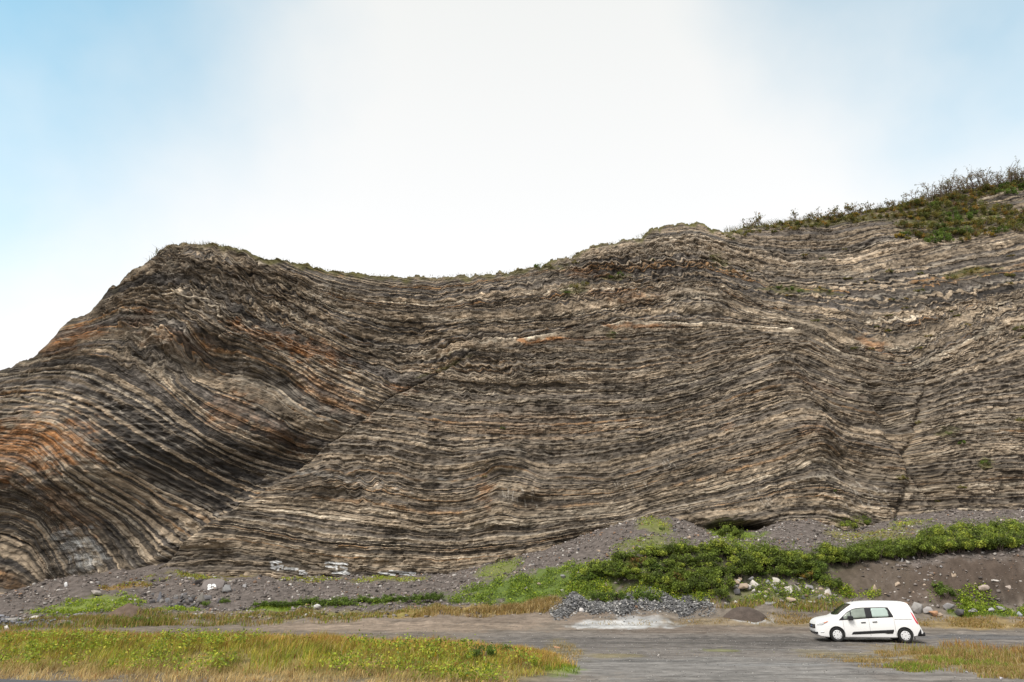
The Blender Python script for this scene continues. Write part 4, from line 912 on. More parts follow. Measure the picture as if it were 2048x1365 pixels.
P, S, C = np.concatenate(P), np.concatenate(S), np.concatenate(C)
tag(leaves('bank_weeds', P, S, C, g, up=1.0), 'yellow green leafy weeds growing through the grass of the roadside bank', 'weeds', kind='stuff')
# short dry grass elsewhere, patch by patch
def patch_grass(specs):
    Ps, Hs, Cs, Ws = [], [], [], []
    for px, py, rx, ry, n, h0, cols, wts in specs:
        W = to_patch((px, py, rx, ry)); a = g.uniform(0, 2 * math.pi, n); rr = np.sqrt(g.random(n)) * 1.1
        X, Y = W[0] + rr * np.cos(a) * W[2], W[1] + rr * np.sin(a) * W[3]
        k = (g.random(n) < 0.55 + 0.8 * fbm(X * 0.5, Y * 0.9, 60, 3) - 0.35 * rr) & (Y > ROAD_E(X) + 0.3) & (Y < cliff_base(X, terrain(X, Y)) + 0.4); X, Y = X[k], Y[k]
        Ps.append(np.stack([X, Y, terrain(X, Y) - 0.02], -1)); Hs.append(h0 * g.uniform(0.6, 1.4, len(X))); Cs.append(mixcol(cols, wts, len(X), g)); Ws.append(np.full(len(X), 0.018 if py > 1255 else 0.035) * g.uniform(.7, 1.3, len(X)))
    return np.concatenate(Ps), np.concatenate(Hs), np.concatenate(Ws), np.concatenate(Cs)
DRY = [(0.40, 0.28, 0.11), (0.31, 0.20, 0.07), (0.24, 0.20, 0.05), (0.46, 0.36, 0.18)]; LIME = [(0.19, 0.27, 0.025), (0.27, 0.32, 0.035), (0.11, 0.18, 0.025)]
Pg, Hg, Wg, Cg = patch_grass([(1980, 1346, 90, 12, 7000, 0.16, DRY + LIME[:1], [4, 3, 3, 2, 1]), (2010, 1306, 50, 14, 3500, 0.36, [(0.34, 0.17, 0.06), (0.42, 0.28, 0.09), (0.24, 0.2, 0.05)], [3, 3, 2]), (1965, 1326, 120, 27, 22000, 0.15, DRY, [4, 4, 3, 2]), (1830, 1294, 80, 5, 700, 0.07, DRY, [4, 4, 3, 2]), (1800, 1330, 100, 12, 6000, 0.11, DRY, [4, 4, 3, 2]), (1990, 1318, 80, 26, 9000, 0.28, DRY + LIME[:1], [4, 4, 3, 1, 2]), (1930, 1328, 60, 10, 3000, 0.18, LIME, [3, 2, 2]), (1840, 1338, 60, 8, 3500, 0.15, LIME + DRY[:2], [3, 2, 2, 1, 1]), (1720, 1320, 90, 14, 2600, 0.07, DRY, [4, 4, 2, 1]),
    (1950, 1246, 130, 12, 9000, 0.14, DRY, [4, 4, 3, 2]), (1590, 1240, 60, 10, 2500, 0.13, DRY, [4, 4, 3, 1]), (1400, 1245, 230, 7, 3000, 0.08, DRY, [4, 4, 3, 1]), (1570, 1214, 150, 10, 5000, 0.3, DRY + LIME, [3, 4, 4, 1, 2, 2, 2]),
    (960, 1226, 160, 9, 8000, 0.26, DRY, [5, 4, 2, 3]), (1030, 1218, 85, 8, 7000, 0.42, DRY, [6, 3, 1, 3]), (820, 1224, 130, 8, 5000, 0.18, DRY + LIME, [3, 3, 4, 1, 2, 1, 1]), (640, 1232, 200, 8, 6000, 0.16, DRY + LIME, [2, 3, 4, 1, 2, 1, 2]),
    (420, 1240, 330, 12, 16000, 0.26, DRY + LIME, [4, 4, 4, 1, 2, 1, 2]), (120, 1252, 150, 10, 6000, 0.28, DRY + LIME, [3, 3, 4, 1, 2, 1, 2]), (280, 1243, 90, 10, 5000, 0.42, DRY + LIME, [2, 3, 4, 1, 2, 1, 3]), (560, 1217, 70, 6, 3500, 0.12, LIME, [3, 3, 2]), (170, 1226, 110, 8, 3000, 0.18, LIME + DRY[1:2], [3, 2, 3, 2]),
    (1110, 1332, 44, 13, 2500, 0.12, LIME, [3, 3, 2]), (1125, 1302, 34, 16, 1500, 0.12, DRY, [4, 4, 2, 1]), (1980, 1226, 80, 9, 3500, 0.2, LIME, [3, 2, 3]), (1330, 1302, 200, 12, 500, 0.05, DRY + LIME, [2, 2, 3, 1, 3, 3, 1])])
tag(blades('short_grass', Pg, Hg, Wg, Cg, g, wind=(0.12, 0)), 'short dry grass in patches on the gravel and along the tracks', 'grass', kind='stuff')
# lime weeds and herbs on the slopes
def patch_weeds(specs):
    Ps, Ss, Cs = [], [], []
    for px, py, rx, ry, n, hgt, cols, wts in specs:
        W = to_patch((px, py, rx, ry)); a = g.uniform(0, 2 * math.pi, n); rr = np.sqrt(g.random(n)) * 1.1
        X, Y = W[0] + rr * np.cos(a) * W[2], W[1] + rr * np.sin(a) * W[3]
        f_ = fbm(X * 0.8, Y * 0.8, 64, 3)
        k = (g.random(n) < 0.6 + 0.9 * f_ - 0.35 * rr) & (Y < cliff_base(X, terrain(X, Y)) + 0.3); X, Y, f_ = X[k], Y[k], f_[k]
        Ps.append(np.stack([X, Y, terrain(X, Y) + hgt * g.random(len(X)) * (1 + f_)], -1)); Ss.append(g.uniform(0.04, 0.085, len(X))); Cs.append(mixcol(cols, wts, len(X), g, 0.35))
    return np.concatenate(Ps), np.concatenate(Ss), np.concatenate(Cs)
MID = [(0.10, 0.16, 0.026), (0.16, 0.23, 0.035), (0.25, 0.31, 0.04)]; YEL = [(0.34, 0.42, 0.035), (0.24, 0.35, 0.035), (0.44, 0.43, 0.055)]; OCH = [(0.30, 0.19, 0.05), (0.24, 0.22, 0.04)]
Pw, Sw, Cw = patch_weeds([(180, 1214, 95, 20, 8000, 0.15, YEL + MID[:1], [4, 4, 1, 2]), (1060, 1180, 150, 30, 22000, 0.3, MID + YEL[:2], [3, 5, 4, 2, 2]), (1180, 1165, 60, 34, 6000, 0.3, MID + YEL, [2, 4, 3, 2, 2, 1]), (1330, 1190, 120, 24, 14000, 0.35, YEL + MID, [4, 4, 2, 2, 2, 2]), (1240, 1190, 50, 18, 4500, 0.3, YEL, [4, 3, 3]), (1570, 1190, 120, 24, 8000, 0.3, MID + YEL, [3, 4, 3, 2, 3, 1]), (1720, 1192, 40, 8, 1500, 0.25, YEL, [4, 3, 2]),
    (780, 1160, 75, 5, 1600, 0.12, YEL + OCH, [3, 3, 2, 1, 2]), (620, 1160, 60, 4, 1200, 0.12, YEL + OCH, [2, 3, 2, 1, 2]), (400, 1157, 60, 4, 1200, 0.12, YEL + OCH, [2, 3, 2, 2, 2]), (250, 1172, 50, 5, 900, 0.12, OCH + YEL[:1], [4, 2, 1]), (310, 1158, 30, 6, 800, 0.12, OCH + YEL[:2], [3, 2, 2, 2]), (1000, 1136, 46, 16, 1600, 0.15, YEL + MID, [3, 4, 1, 2, 2, 2]), (1310, 1046, 32, 14, 1500, 0.2, YEL + OCH, [3, 3, 2, 1, 1]), (1290, 1088, 70, 14, 1800, 0.2, YEL + MID, [3, 3, 2, 1, 1, 1]),
    (1470, 1074, 46, 8, 2500, 0.25, MID + YEL[:2], [2, 4, 4, 2, 2]), (1470, 1090, 50, 8, 2500, 0.2, YEL + MID[1:], [4, 4, 1, 3, 3]), (1750, 1072, 80, 14, 2400, 0.18, OCH + YEL + MID[:1], [2, 3, 3, 2, 1, 1]), (1820, 1046, 40, 6, 900, 0.15, YEL, [3, 3, 3]), (350, 1220, 60, 5, 1500, 0.12, YEL, [3, 4, 1]), (1980, 1222, 80, 10, 4500, 0.25, MID[1:] + YEL[:2], [3, 3, 3, 3]), (700, 1212, 150, 4, 2500, 0.2, MID + YEL[:1], [3, 4, 2, 2]), (1900, 1196, 40, 12, 1200, 0.2, MID, [3, 3, 2]), (1950, 1203, 40, 8, 1200, 0.2, YEL[:2], [2, 2])])
tag(leaves('slope_weeds', Pw, Sw, Cw, g, up=1.2), 'lime and mid green weeds covering parts of the slope below the cliff', 'weeds', kind='stuff')

# ------------------------------------------------------------------ shrubs
def shrub_data(seed, w_, h_, cols, wts, nclump=18, per=125, leaf=0.062):
    g = np.random.default_rng(seed); P, C, S = [], [], []
    for _ in range(nclump):
        a, e = g.uniform(0, 2 * math.pi), g.uniform(0.05, 1.0); rr = g.uniform(0.45, 1.0)
        ctr = np.array((math.cos(a) * math.cos(e) * w_ * 0.5 * rr, math.sin(a) * math.cos(e) * w_ * 0.5 * rr, h_ * (0.25 + 0.62 * math.sin(e) * rr)))
        m = int(per * g.uniform(0.6, 1.4)); cr_ = g.uniform(0.16, 0.32) * w_ * 0.62
        o = g.normal(size=(m, 3)); o /= np.linalg.norm(o, axis=1)[:, None]; o *= (cr_ * g.uniform(0.5, 1.05, (m, 1))); o[:, 2] *= 0.8
        P.append(ctr + o); base = np.array(cols)[g.choice(len(cols), p=np.array(wts) / sum(wts))] * g.uniform(0.75, 1.3)
        C.append(base * g.uniform(0.65, 1.4, (m, 1))); S.append(g.uniform(0.6, 1.25, m) * leaf)
    m = 40; a = g.uniform(0, 6.28, m); tip = np.stack([np.cos(a) * w_ * 0.35, np.sin(a) * w_ * 0.35, h_ * g.uniform(0.85, 1.18, m)], -1) * g.uniform(0.5, 1, (m, 1)) ** 0.5
    P.append(tip); C.append(mixcol(cols, wts, m, g)); S.append(np.full(m, leaf))
    P, C, S = np.concatenate(P), np.concatenate(C), np.concatenate(S); P[:, 2] = np.maximum(P[:, 2], 0.02)
    return P, S, C, g
def tube(pts, r0, r1, V, Fq, sides=4):
    pts = [Vector(p) for p in pts]; base = len(V)
    for i, p in enumerate(pts):
        d = (pts[min(i + 1, len(pts) - 1)] - pts[max(i - 1, 0)]).normalized(); u = d.orthogonal().normalized(); v = d.cross(u)
        r = r0 + (r1 - r0) * i / (len(pts) - 1)
        for s_ in range(sides): a = 2 * math.pi * s_ / sides; V.append((p + (u * math.cos(a) + v * math.sin(a)) * r)[:])
    for i in range(len(pts) - 1):
        for s_ in range(sides):
            a, b = base + i * sides + s_, base + i * sides + (s_ + 1) % sides; Fq.append((a, b, b + sides, a + sides))
def make_shrub(name, seed, w_, h_, cols, wts, **kw):
    root = thing(name, None, None)
    P, S, C, g = shrub_data(seed, w_, h_, cols, wts, **kw); leaves('foliage', P, S, C, g, parent=root, up=0.6)
    V, Fq = [], []
    for i in range(7):
        a = i * 0.9 + seed; t = Vector((math.cos(a) * w_ * 0.33, math.sin(a) * w_ * 0.33, h_ * 0.8))
        tube([(0.03 * math.cos(a), 0.03 * math.sin(a), -0.15), t * 0.5 + Vector((0, 0, h_ * 0.1)), t], 0.022, 0.006, V, Fq)
    link_mesh('stem', V, np.array(Fq), np.full(len(Fq), 4), M_BARK, parent=root)
    return root
def copy_thing(root):
    r = root.copy(); COL.objects.link(r)
    for ch in root.children:
        c = ch.copy(); COL.objects.link(c); c.parent = r
    return r
used = {}
def place(proto, loc, rz, sc, label, cat, group=None):
    o = proto if proto.name not in used else copy_thing(proto); used[proto.name] = 1
    o.location = loc; o.rotation_euler = (0, 0, rz); o.scale = sc if isinstance(sc, tuple) else (sc, sc, sc)
    return tag(o, label, cat, group)
DG = [(0.145, 0.195, 0.032), (0.19, 0.245, 0.038), (0.095, 0.13, 0.026), (0.30, 0.34, 0.05)]
AUT = [(0.135, 0.15, 0.032), (0.20, 0.17, 0.038), (0.32, 0.20, 0.045), (0.10, 0.12, 0.028), (0.22, 0.11, 0.045)]
dark = [make_shrub('alder_shrub', 300 + i, 1.9, 1.35, DG, [4, 4, 3, 1.2]) for i in range(5)]
lowg = [make_shrub('low_shrub', 320 + i, 1.5, 0.8, [(0.11, 0.17, 0.03), (0.155, 0.225, 0.038), (0.085, 0.125, 0.026)], [4, 4, 2], nclump=13, per=80) for i in range(3)]
autm = [make_shrub('heath_shrub', 340 + i, 1.7, 0.85, AUT, [5, 5, 1.8, 4, .4], nclump=14, per=80) for i in range(4)]
yelw = [make_shrub('yellow_shrub', 360 + i, 1.3, 0.8, [(0.36, 0.25, 0.03), (0.22, 0.19, 0.03), (0.11, 0.12, 0.025)], [3, 3, 2], nclump=11, per=70) for i in range(2)]
g = np.random.default_rng(61)
def on_ground(px, py): return ground_at(px, py)
BAND = []
for t in np.linspace(0, 1, 34):                       # the broad scrub patch: its outline narrows to both ends
    px = 1165 + t * 470; top = np.interp(px, [1165, 1230, 1300, 1420, 1500, 1640], [1150, 1118, 1100, 1092, 1105, 1118]); bot = np.interp(px, [1165, 1230, 1330, 1420, 1520, 1640], [1160, 1155, 1172, 1160, 1150, 1158])
    for f_ in ((0.1, 0.55, 0.95) if 1200 < px else (0.5,)):
        if g.random() < 0.16: continue
        BAND.append((px + g.uniform(-9, 9), top + 12 + (bot - top - 8) * f_ + g.uniform(-4, 4), g.uniform(0.75, 1.15)))
for i, (px, py, s_) in enumerate(BAND):
    place(dark[i % 5] if g.random() < 0.7 else (lowg[i % 3] if g.random() < .7 else autm[i % 4]), on_ground(px, py), g.uniform(0, 6), (s_, s_, s_ * g.uniform(0.55, 1.05)), 'dense dark green shrub in the wide scrub patch under the scree', 'shrub', 'shrubs of the wide scrub patch')
for i, px in enumerate(np.arange(1650, 2140, 15.5)):  # the strip along the top of the bare bank
    yt = np.interp(px, [1640, 1720, 1800, 1900, 1980, 2048, 2140], [1134, 1128, 1116, 1108, 1102, 1098, 1090])
    for dy, sc_ in ((0, .95), (-14, 0.85)) if px < 1850 else ((0, 1.0), (-16, 1.0), (-27, .9)):
        s_ = sc_ * g.uniform(0.75, 1.1)
        place(dark[int(g.integers(0, 5))], on_ground(px + g.uniform(-6, 6), yt + dy + g.uniform(-3, 3)), g.uniform(0, 6), s_, 'green shrub in the strip along the top of the bare bank', 'shrub', 'shrubs along the top of the bare bank')
for px, py, s_ in [(1330, 1186, .8), (1360, 1190, .9), (1392, 1186, 1.0), (1420, 1190, 1.0), (1446, 1180, .9), (1405, 1172, .9), (1440, 1198, .7)]:
    place(dark[int(g.integers(0, 5))], on_ground(px, py), g.uniform(0, 6), s_, 'dark bushy shrub in lime weeds, lower clump behind the rubble ridge', 'shrub', 'shrubs of the lower clump')
for px, py, s_ in [(1190, 1200, .7), (1215, 1204, .8), (1238, 1200, .7), (1262, 1206, .8), (1290, 1202, .9), (1312, 1205, .8)]:
    place(lowg[int(g.integers(0, 3))], on_ground(px, py), g.uniform(0, 6), s_, 'low mid green shrub directly behind the rubble ridge', 'shrub', 'low shrubs behind the rubble ridge')
for px in np.arange(520, 890, 15):
    py = np.interp(px, [520, 700, 800, 880], [1214, 1210, 1206, 1200])
    place(lowg[int(g.integers(0, 3))], on_ground(px + g.uniform(-4, 4), py + g.uniform(-3, 2)), g.uniform(0, 6), (g.uniform(.7, 1.0), g.uniform(.6, .9), g.uniform(.4, .7)), 'low green shrub in the thin strip left of centre at the scree foot', 'shrub', 'low shrubs of the thin strip')
for px, py, s_, lab in [(1456, 1078, .9, 'dark green shrub in front of the overhang'), (1478, 1080, .7, 'smaller green shrub right of the one at the overhang'), (1700, 1062, .8, 'dark shrub at the cliff foot above the strip of scrub'), (1726, 1054, .8, 'second dark shrub climbing the cliff foot by the gully'), (1752, 1046, .7, 'uppermost shrub climbing the foot of the gully'), (1325, 1062, .4, 'small yellow green bush on the scree cone'), (1893, 1195, .8, 'olive shrub low on the bare bank'), (1878, 1180, .6, 'small olive shrub above the other on the bare bank'),
        (1662, 1180, .8, 'green shrub directly above the van windscreen'), (1640, 1164, .7, 'green shrub where scrub meets the bare bank'), (966, 1322, .62, 'dark bush at the right end of the grass bank'), (450, 1208, .5, 'green low bush below the grey block on the left scree'), (410, 1214, .5, 'green low bush at the foot of the layered boulder'), (1010, 1308, .4, 'small dark bush beside the one at the bank end'), (275, 1246, .5, 'green tussocky bush on the track behind the bank'), (130, 1254, .4, 'dark tussocky bush left of the low grey slab')]:
    place((lowg if 'low' in lab or 'bank' in lab or 'tuss' in lab else dark)[int(g.integers(0, 3))], on_ground(px, py), g.uniform(0, 6), s_, lab, 'shrub')
# shrubs rooted on the cliff
def on_cliff(px, py):
    x, y, z = cliff_point(px, py); return (x, y + 0.1, z - 0.05)
UP = []
for _ in range(900):
    if len(UP) >= 95: break
    px, py = g.uniform(1800, 2090), g.uniform(375, 495)
    top = np.interp(px, [1800, 1850, 1950, 2048, 2100], [412, 402, 378, 366, 360]); bot = np.interp(px, [1800, 1850, 1950, 2048], [478, 492, 486, 462])
    if not (top + 6 < py < bot) or (px > 1960 and 392 < py < 420) or any(abs(px - a) < 11 and abs(py - b) < 8 for a, b in UP): continue
    UP.append((px, py))
for i, (px, py) in enumerate(UP):
    if g.random() < 0.09: place(yelw[i % 2], on_cliff(px, py), g.uniform(0, 6), g.uniform(.8, 1.3), 'yellowing shrub among green ones high on the right slope', 'shrub', 'yellow shrubs high on the right slope')
    else: place(autm[i % 4] if g.random() < .72 else lowg[i % 3], on_cliff(px, py), g.uniform(0, 6), g.uniform(1.0, 1.7), 'green and russet shrub in the thicket high on the right slope', 'shrub', 'thicket high on the right slope')
for px in np.arange(1452, 2100, 12.5):
    top = np.interp(px, SIL[:, 0], SIL[:, 1])
    place(autm[int(g.integers(0, 4))] if g.random() < .8 else yelw[int(g.integers(0, 2))], on_cliff(px + g.uniform(-4, 4), top + g.uniform(3, 12)), g.uniform(0, 6), g.uniform(.6, 1.1) * (0.7 if px < 1560 else 1), 'low heathy shrub on the skyline along the right crest', 'shrub', 'heathy shrubs along the right crest')
for px, py, s_, k_ in [(1560, 578, .7, 2), (1580, 582, .8, 2), (1602, 586, .7, 2), (1640, 578, .5, 1), (1660, 586, .6, 2), (1135, 588, .6, 2), (1150, 578, .8, 0), (1168, 572, .7, 0), (1220, 558, .6, 2), (1240, 552, .7, 2), (1304, 522, .5, 2), (1075, 536, .7, 2), (1095, 534, .6, 0), (1150, 528, .6, 0), (1422, 516, .5, 0), (1500, 545, .5, 0), (1940, 548, .8, 0), (1955, 540, .6, 1), (1905, 560, .8, 0), (1840, 585, .7, 0), (2020, 555, .8, 0), (1780, 545, .6, 0), (1840, 550, .6, 0), (2040, 660, .7, 0), (1970, 932, .8, 2), (1926, 888, .5, 2), (1900, 870, .5, 2), (1840, 848, .5, 0), (1806, 960, .6, 0), (1925, 978, .5, 0), (1876, 1005, .4, 0), (1005, 858, .35, 2), (1275, 880, .35, 1), (968, 955, .35, 0), (1228, 668, .4, 2), (1670, 984, .4, 2), (1460, 1092, .6, 2), (2046, 845, .7, 0), (1690, 500, .4, 0), (1445, 470, .5, 1)]:
    place(([autm[0], yelw[0], lowg[0]])[k_], on_cliff(px, py), g.uniform(0, 6), s_, ['russet green shrub rooted alone on a ledge of the cliff', 'yellow leaved shrub rooted alone on a ledge of the cliff', 'green shrub rooted on a ledge of the cliff'][k_], 'shrub', ['russet shrubs on ledges', 'yellow shrubs on ledges', 'green shrubs on ledges'][k_])
for px in np.arange(1470, 2080, 15):
    top = np.interp(px, SIL[:, 0], SIL[:, 1])
    place(autm[int(g.integers(0, 4))], on_cliff(px + g.uniform(-6, 6), top + g.uniform(12, 22)), g.uniform(0, 6), g.uniform(.6, 1.2) * (0.7 if px < 1560 else 1), 'low heathy shrub on the skyline along the right crest', 'shrub', 'heathy shrubs along the right crest')
for _ in range(46):
    px, py = g.uniform(1500, 2060), g.uniform(505, 700)
    if g.random() > 0.25 + 0.75 * (px - 1500) / 560: continue
    place(autm[int(g.integers(0, 4))], on_cliff(px, py), g.uniform(0, 6), (g.uniform(.5, 1.0), g.uniform(.4, .6), g.uniform(.3, .55)), 'russet green shrub rooted alone on a ledge of the cliff', 'shrub', 'russet shrubs on ledges')
# crest grass on the left knoll and along the skyline
Ps, Hs, Cs = [], [], []
for px in np.arange(292, 2080, 0.35):
    dn = 1.0 if px < 480 else (0.35 if px < 900 else (0.55 if px < 1450 else 1.2))
    if g.random() > dn * (0.5 + 0.9 * abs(float(perlin(px * 0.03, 0.0, 66)))): continue
    top = float(np.interp(px, SIL[:, 0], SIL[:, 1])); x, y, z = cliff_point(px, top + 1.5)
    Ps.append((x, y + g.uniform(-.1, .9), z + 0.05)); Hs.append(g.uniform(0.2, 0.5) * (1.5 if px < 420 else (0.8 if px < 1450 else 1.9))); Cs.append(np.array([(0.10, 0.12, 0.04), (0.17, 0.14, 0.05), (0.27, 0.19, 0.08)][int(g.integers(0, 3))]) * g.uniform(.7, 1.2))
tag(blades('crest_grass', np.array(Ps), np.array(Hs), np.full(len(Ps), 0.05), np.array(Cs), g, lean=0.5, wind=(-0.3, 0)), 'wind bent grass growing along the skyline of the cliff', 'grass', kind='stuff')

# ------------------------------------------------------------------ leggy saplings against the sky
def make_sapling(seed, h, spread, nleaf, bare=False):
    g = np.random.default_rng(seed); root = thing('sapling', None, None); V, Fq, tips = [], [], []
    def grow(p, d, l, r, depth):
        pts = [p]; q = Vector(p)
        for _ in range(4):
            d = (d + Vector(g.normal(0, 0.16, 3)) + Vector((0, 0, 0.06))).normalized(); q = q + d * (l / 4); pts.append(q.copy())
            if depth >= 1: tips.append(q.copy())
        tube(pts, r, r * 0.55, V, Fq, 3)
        if depth < 3:
            for _ in range(int(g.integers(2, 4)) + (depth == 0)):
                k = int(g.integers(1, 5)); dd = (d + Vector(g.normal(0, spread, 3))).normalized(); dd.z = abs(dd.z) * 0.8 + 0.1
                grow(pts[k].copy(), dd.normalized(), l * g.uniform(0.45, 0.7), r * 0.55, depth + 1)
    for _ in range(int(g.integers(2, 4))):
        d = Vector((g.normal(0, .4), g.normal(0, .3), 1)).normalized(); grow(Vector((g.normal(0, .1), g.normal(0, .1), -0.2)), d, h * 0.62, 0.075 if h > 2 else 0.035, 0)
    link_mesh('trunk', V, np.array(Fq), np.full(len(Fq), 4), M_BARK, parent=root)
    if nleaf:
        T = np.array([t[:] for t in tips]); i = g.integers(0, len(T), nleaf); P = T[i] + g.normal(0, 0.09, (nleaf, 3))
        leaves('crown', P, g.uniform(0.06, 0.12, nleaf), mixcol([(0.17, 0.15, 0.06), (0.24, 0.15, 0.06), (0.12, 0.13, 0.05)], [3, 2, 2], nleaf, g), g, parent=root)
    return root
big_s = [make_sapling(400 + i, 3.2, 0.75, 190) for i in range(4)]
thin_s = [make_sapling(420 + i, 1.5, 0.5, 90) for i in range(3)]
def crest_pt(px, dy=5):
    return on_cliff(px, float(np.interp(px, SIL[:, 0], SIL[:, 1])) + dy)
for i, px in enumerate([1841, 1862, 1882, 1900, 1917, 1934, 1951, 1968, 1984, 2000, 2015, 2030, 2044, 1832, 1850, 1872, 1892, 1908, 1925, 1942, 1960, 1975, 1992, 2008, 2022, 2036, 2050, 2066, 2085]):
    place(big_s[i % 4], crest_pt(px, 8), g.uniform(0, 6), g.uniform(0.8, 1.3) * (0.8 if px < 1860 else 1.0), 'leggy thin leaved sapling leaning on the skyline at upper right' if px > 1835 else 'first small sapling at the left end of the skyline row', 'sapling', 'saplings on the upper right skyline' if px > 1835 else None)
for i, px in enumerate([1508, 1524, 1592, 1618, 1626, 1636, 1648, 1660, 1672, 1684, 1696, 1706, 1718, 1726, 1738, 1760, 1775, 1790, 1804]):
    place(thin_s[i % 3], crest_pt(px, 4), g.uniform(0, 6), g.uniform(.9, 1.7), 'thin twiggy seedling sticking up from the right crest', 'seedling', 'twiggy seedlings on the right crest')

# ------------------------------------------------------------------ the van
def on_flat(px, py):
    a, b, c = ray(px, py); t = (LOT_Z - CAM_H) / c; return Vector((float(a * t), float(b * t), LOT_Z))
WF, WR, VL = 0.95, 4.01, 4.83
ARC_R, WH_R = 0.375, 0.335
pF, pR = on_flat(1675.5, 1284.5), on_flat(1813.5, 1286.8)
wb = (pR - pF).length; dirv = (pR - pF).normalized(); print('VAN wheelbase', wb, 'yaw', math.degrees(math.atan2(dirv.y, dirv.x)), pF, pR)
yaw = math.atan2(dirv.y, dirv.x); mid = (pF + pR) / 2
lat = Vector((-dirv.y, dirv.x, 0))
org = mid - dirv * ((WF + WR) / 2) + lat * 0.80
van = thing('parked_van', 'white panel van with black trim parked side on in the gravel lot', 'van', (org.x, org.y, LOT_Z))
van.rotation_euler = (0, 0, yaw)
M_WHITE = mat_plain('white_paint', (0.86, 0.86, 0.86), 0.35, 0.35, coat=0.15)
M_BLACK = mat_plain('black_plastic', (0.018, 0.018, 0.02), 0.45, 0.4)
M_RUB = mat_plain('rubber', (0.02, 0.02, 0.02), 0.85, 0.3)
M_GLASS = mat_plain('dark_glass', (0.03, 0.036, 0.034), 0.04, 0.8, coat=0.5)
M_FGLASS = mat_plain('door_glass', (0.22, 0.255, 0.215), 0.05, 0.8, coat=0.5, noise=0.5, nscale=3.5)
M_CURT = mat_plain('curtained_glass', (0.42, 0.52, 0.48), 0.06, 0.7, coat=0.5, noise=0.15, nscale=5)
M_LAMP = mat_plain('headlamp_glass', (0.62, 0.63, 0.63), 0.1, 0.7, coat=0.5)
M_AMB = mat_plain('amber_reflector', (0.75, 0.24, 0.12), 0.2, 0.6)
M_RED = mat_plain('red_lamp', (0.65, 0.03, 0.05), 0.15, 0.6, coat=0.5)
M_SILV = mat_plain('wheel_cover_silver', (0.72, 0.72, 0.73), 0.35, 0.5)
M_SEAM = mat_plain('panel_gap', (0.16, 0.16, 0.165), 0.7)
M_CHROME = mat_plain('chrome', (0.6, 0.6, 0.62), 0.2, 0.5, metal=0.8)
ZT = ([0, .04, .12, .25, .45, .70, .92, 1.05, 1.30, 1.55, 1.75, 1.90, 2.15, 2.6, 3.1, 3.8, 4.15, 4.30, 4.40, 4.48, 4.58, 4.68, 4.77, 4.83], [.70, .80, .90, .985, 1.045, 1.095, 1.135, 1.19, 1.375, 1.545, 1.665, 1.735, 1.80, 1.835, 1.85, 1.845, 1.835, 1.815, 1.765, 1.60, 1.25, .92, .70, .50])
ZBt = ([0, .06, .2, .5, 1.2, 3.8, 4.4, 4.7, 4.83], [.48, .30, .22, .19, .20, .22, .27, .34, .42])
HWs = ([0, .05, .15, .3, .5, .8, 4.2, 4.5, 4.7, 4.83], [.60, .72, .81, .865, .895, .915, .915, .90, .885, .85])
HWz = ([.15, .3, .5, .7, .92, 1.05, 1.2, 1.6, 1.9], [.93, .975, .995, 1.0, .99, .975, .945, .83, .75])
def zt_(s): return float(pchip(np.array([s]), *ZT)[0])
def zb_(s): return float(np.interp(s, *ZBt))
def hw_(s, z): return float(np.interp(s, *HWs) * np.interp(z, *HWz))
def rad_(s): return min(0.15, 0.3 * (zt_(s) - zb_(s)), 0.06 + 0.10 * max(0, s - 0.9) if s < 1.9 else 0.15)
def half_w(s, z):                        # half width of the body skin at station s, height z
    t, r = zt_(s), rad_(s); w_ = hw_(s, min(z, t - r))
    if z > t - r: q = min(1, (z - (t - r)) / r); w_ = w_ - r * 0.9 * (1 - math.sqrt(max(0, 1 - q * q)))
    return w_
def section(s):
    t, b, r = zt_(s), zb_(s), rad_(s); P = [(0, b), (hw_(s, b) * 0.6, b), (hw_(s, b) * 0.93, b + 0.01)]
    zs = np.linspace(b + 0.05, t - r, 14); P += [(hw_(s, z), z) for z in zs]
    for k in range(1, 7):
        q = math.sin(k / 6 * math.pi / 2); z = t - r + r * q; P.append((half_w(s, z), z))
    wt = P[-1][0]; P += [(wt * 0.75, t + 0.012), (wt * 0.4, t + 0.024), (0, t + 0.028)]
    return P
def roof_z(s, y):
    t, r = zt_(s), rad_(s); wt = half_w(s, t)
    return t + float(np.interp(abs(y) / wt, [0, .4, .75, 1.0], [.028, .024, .012, 0.0]))
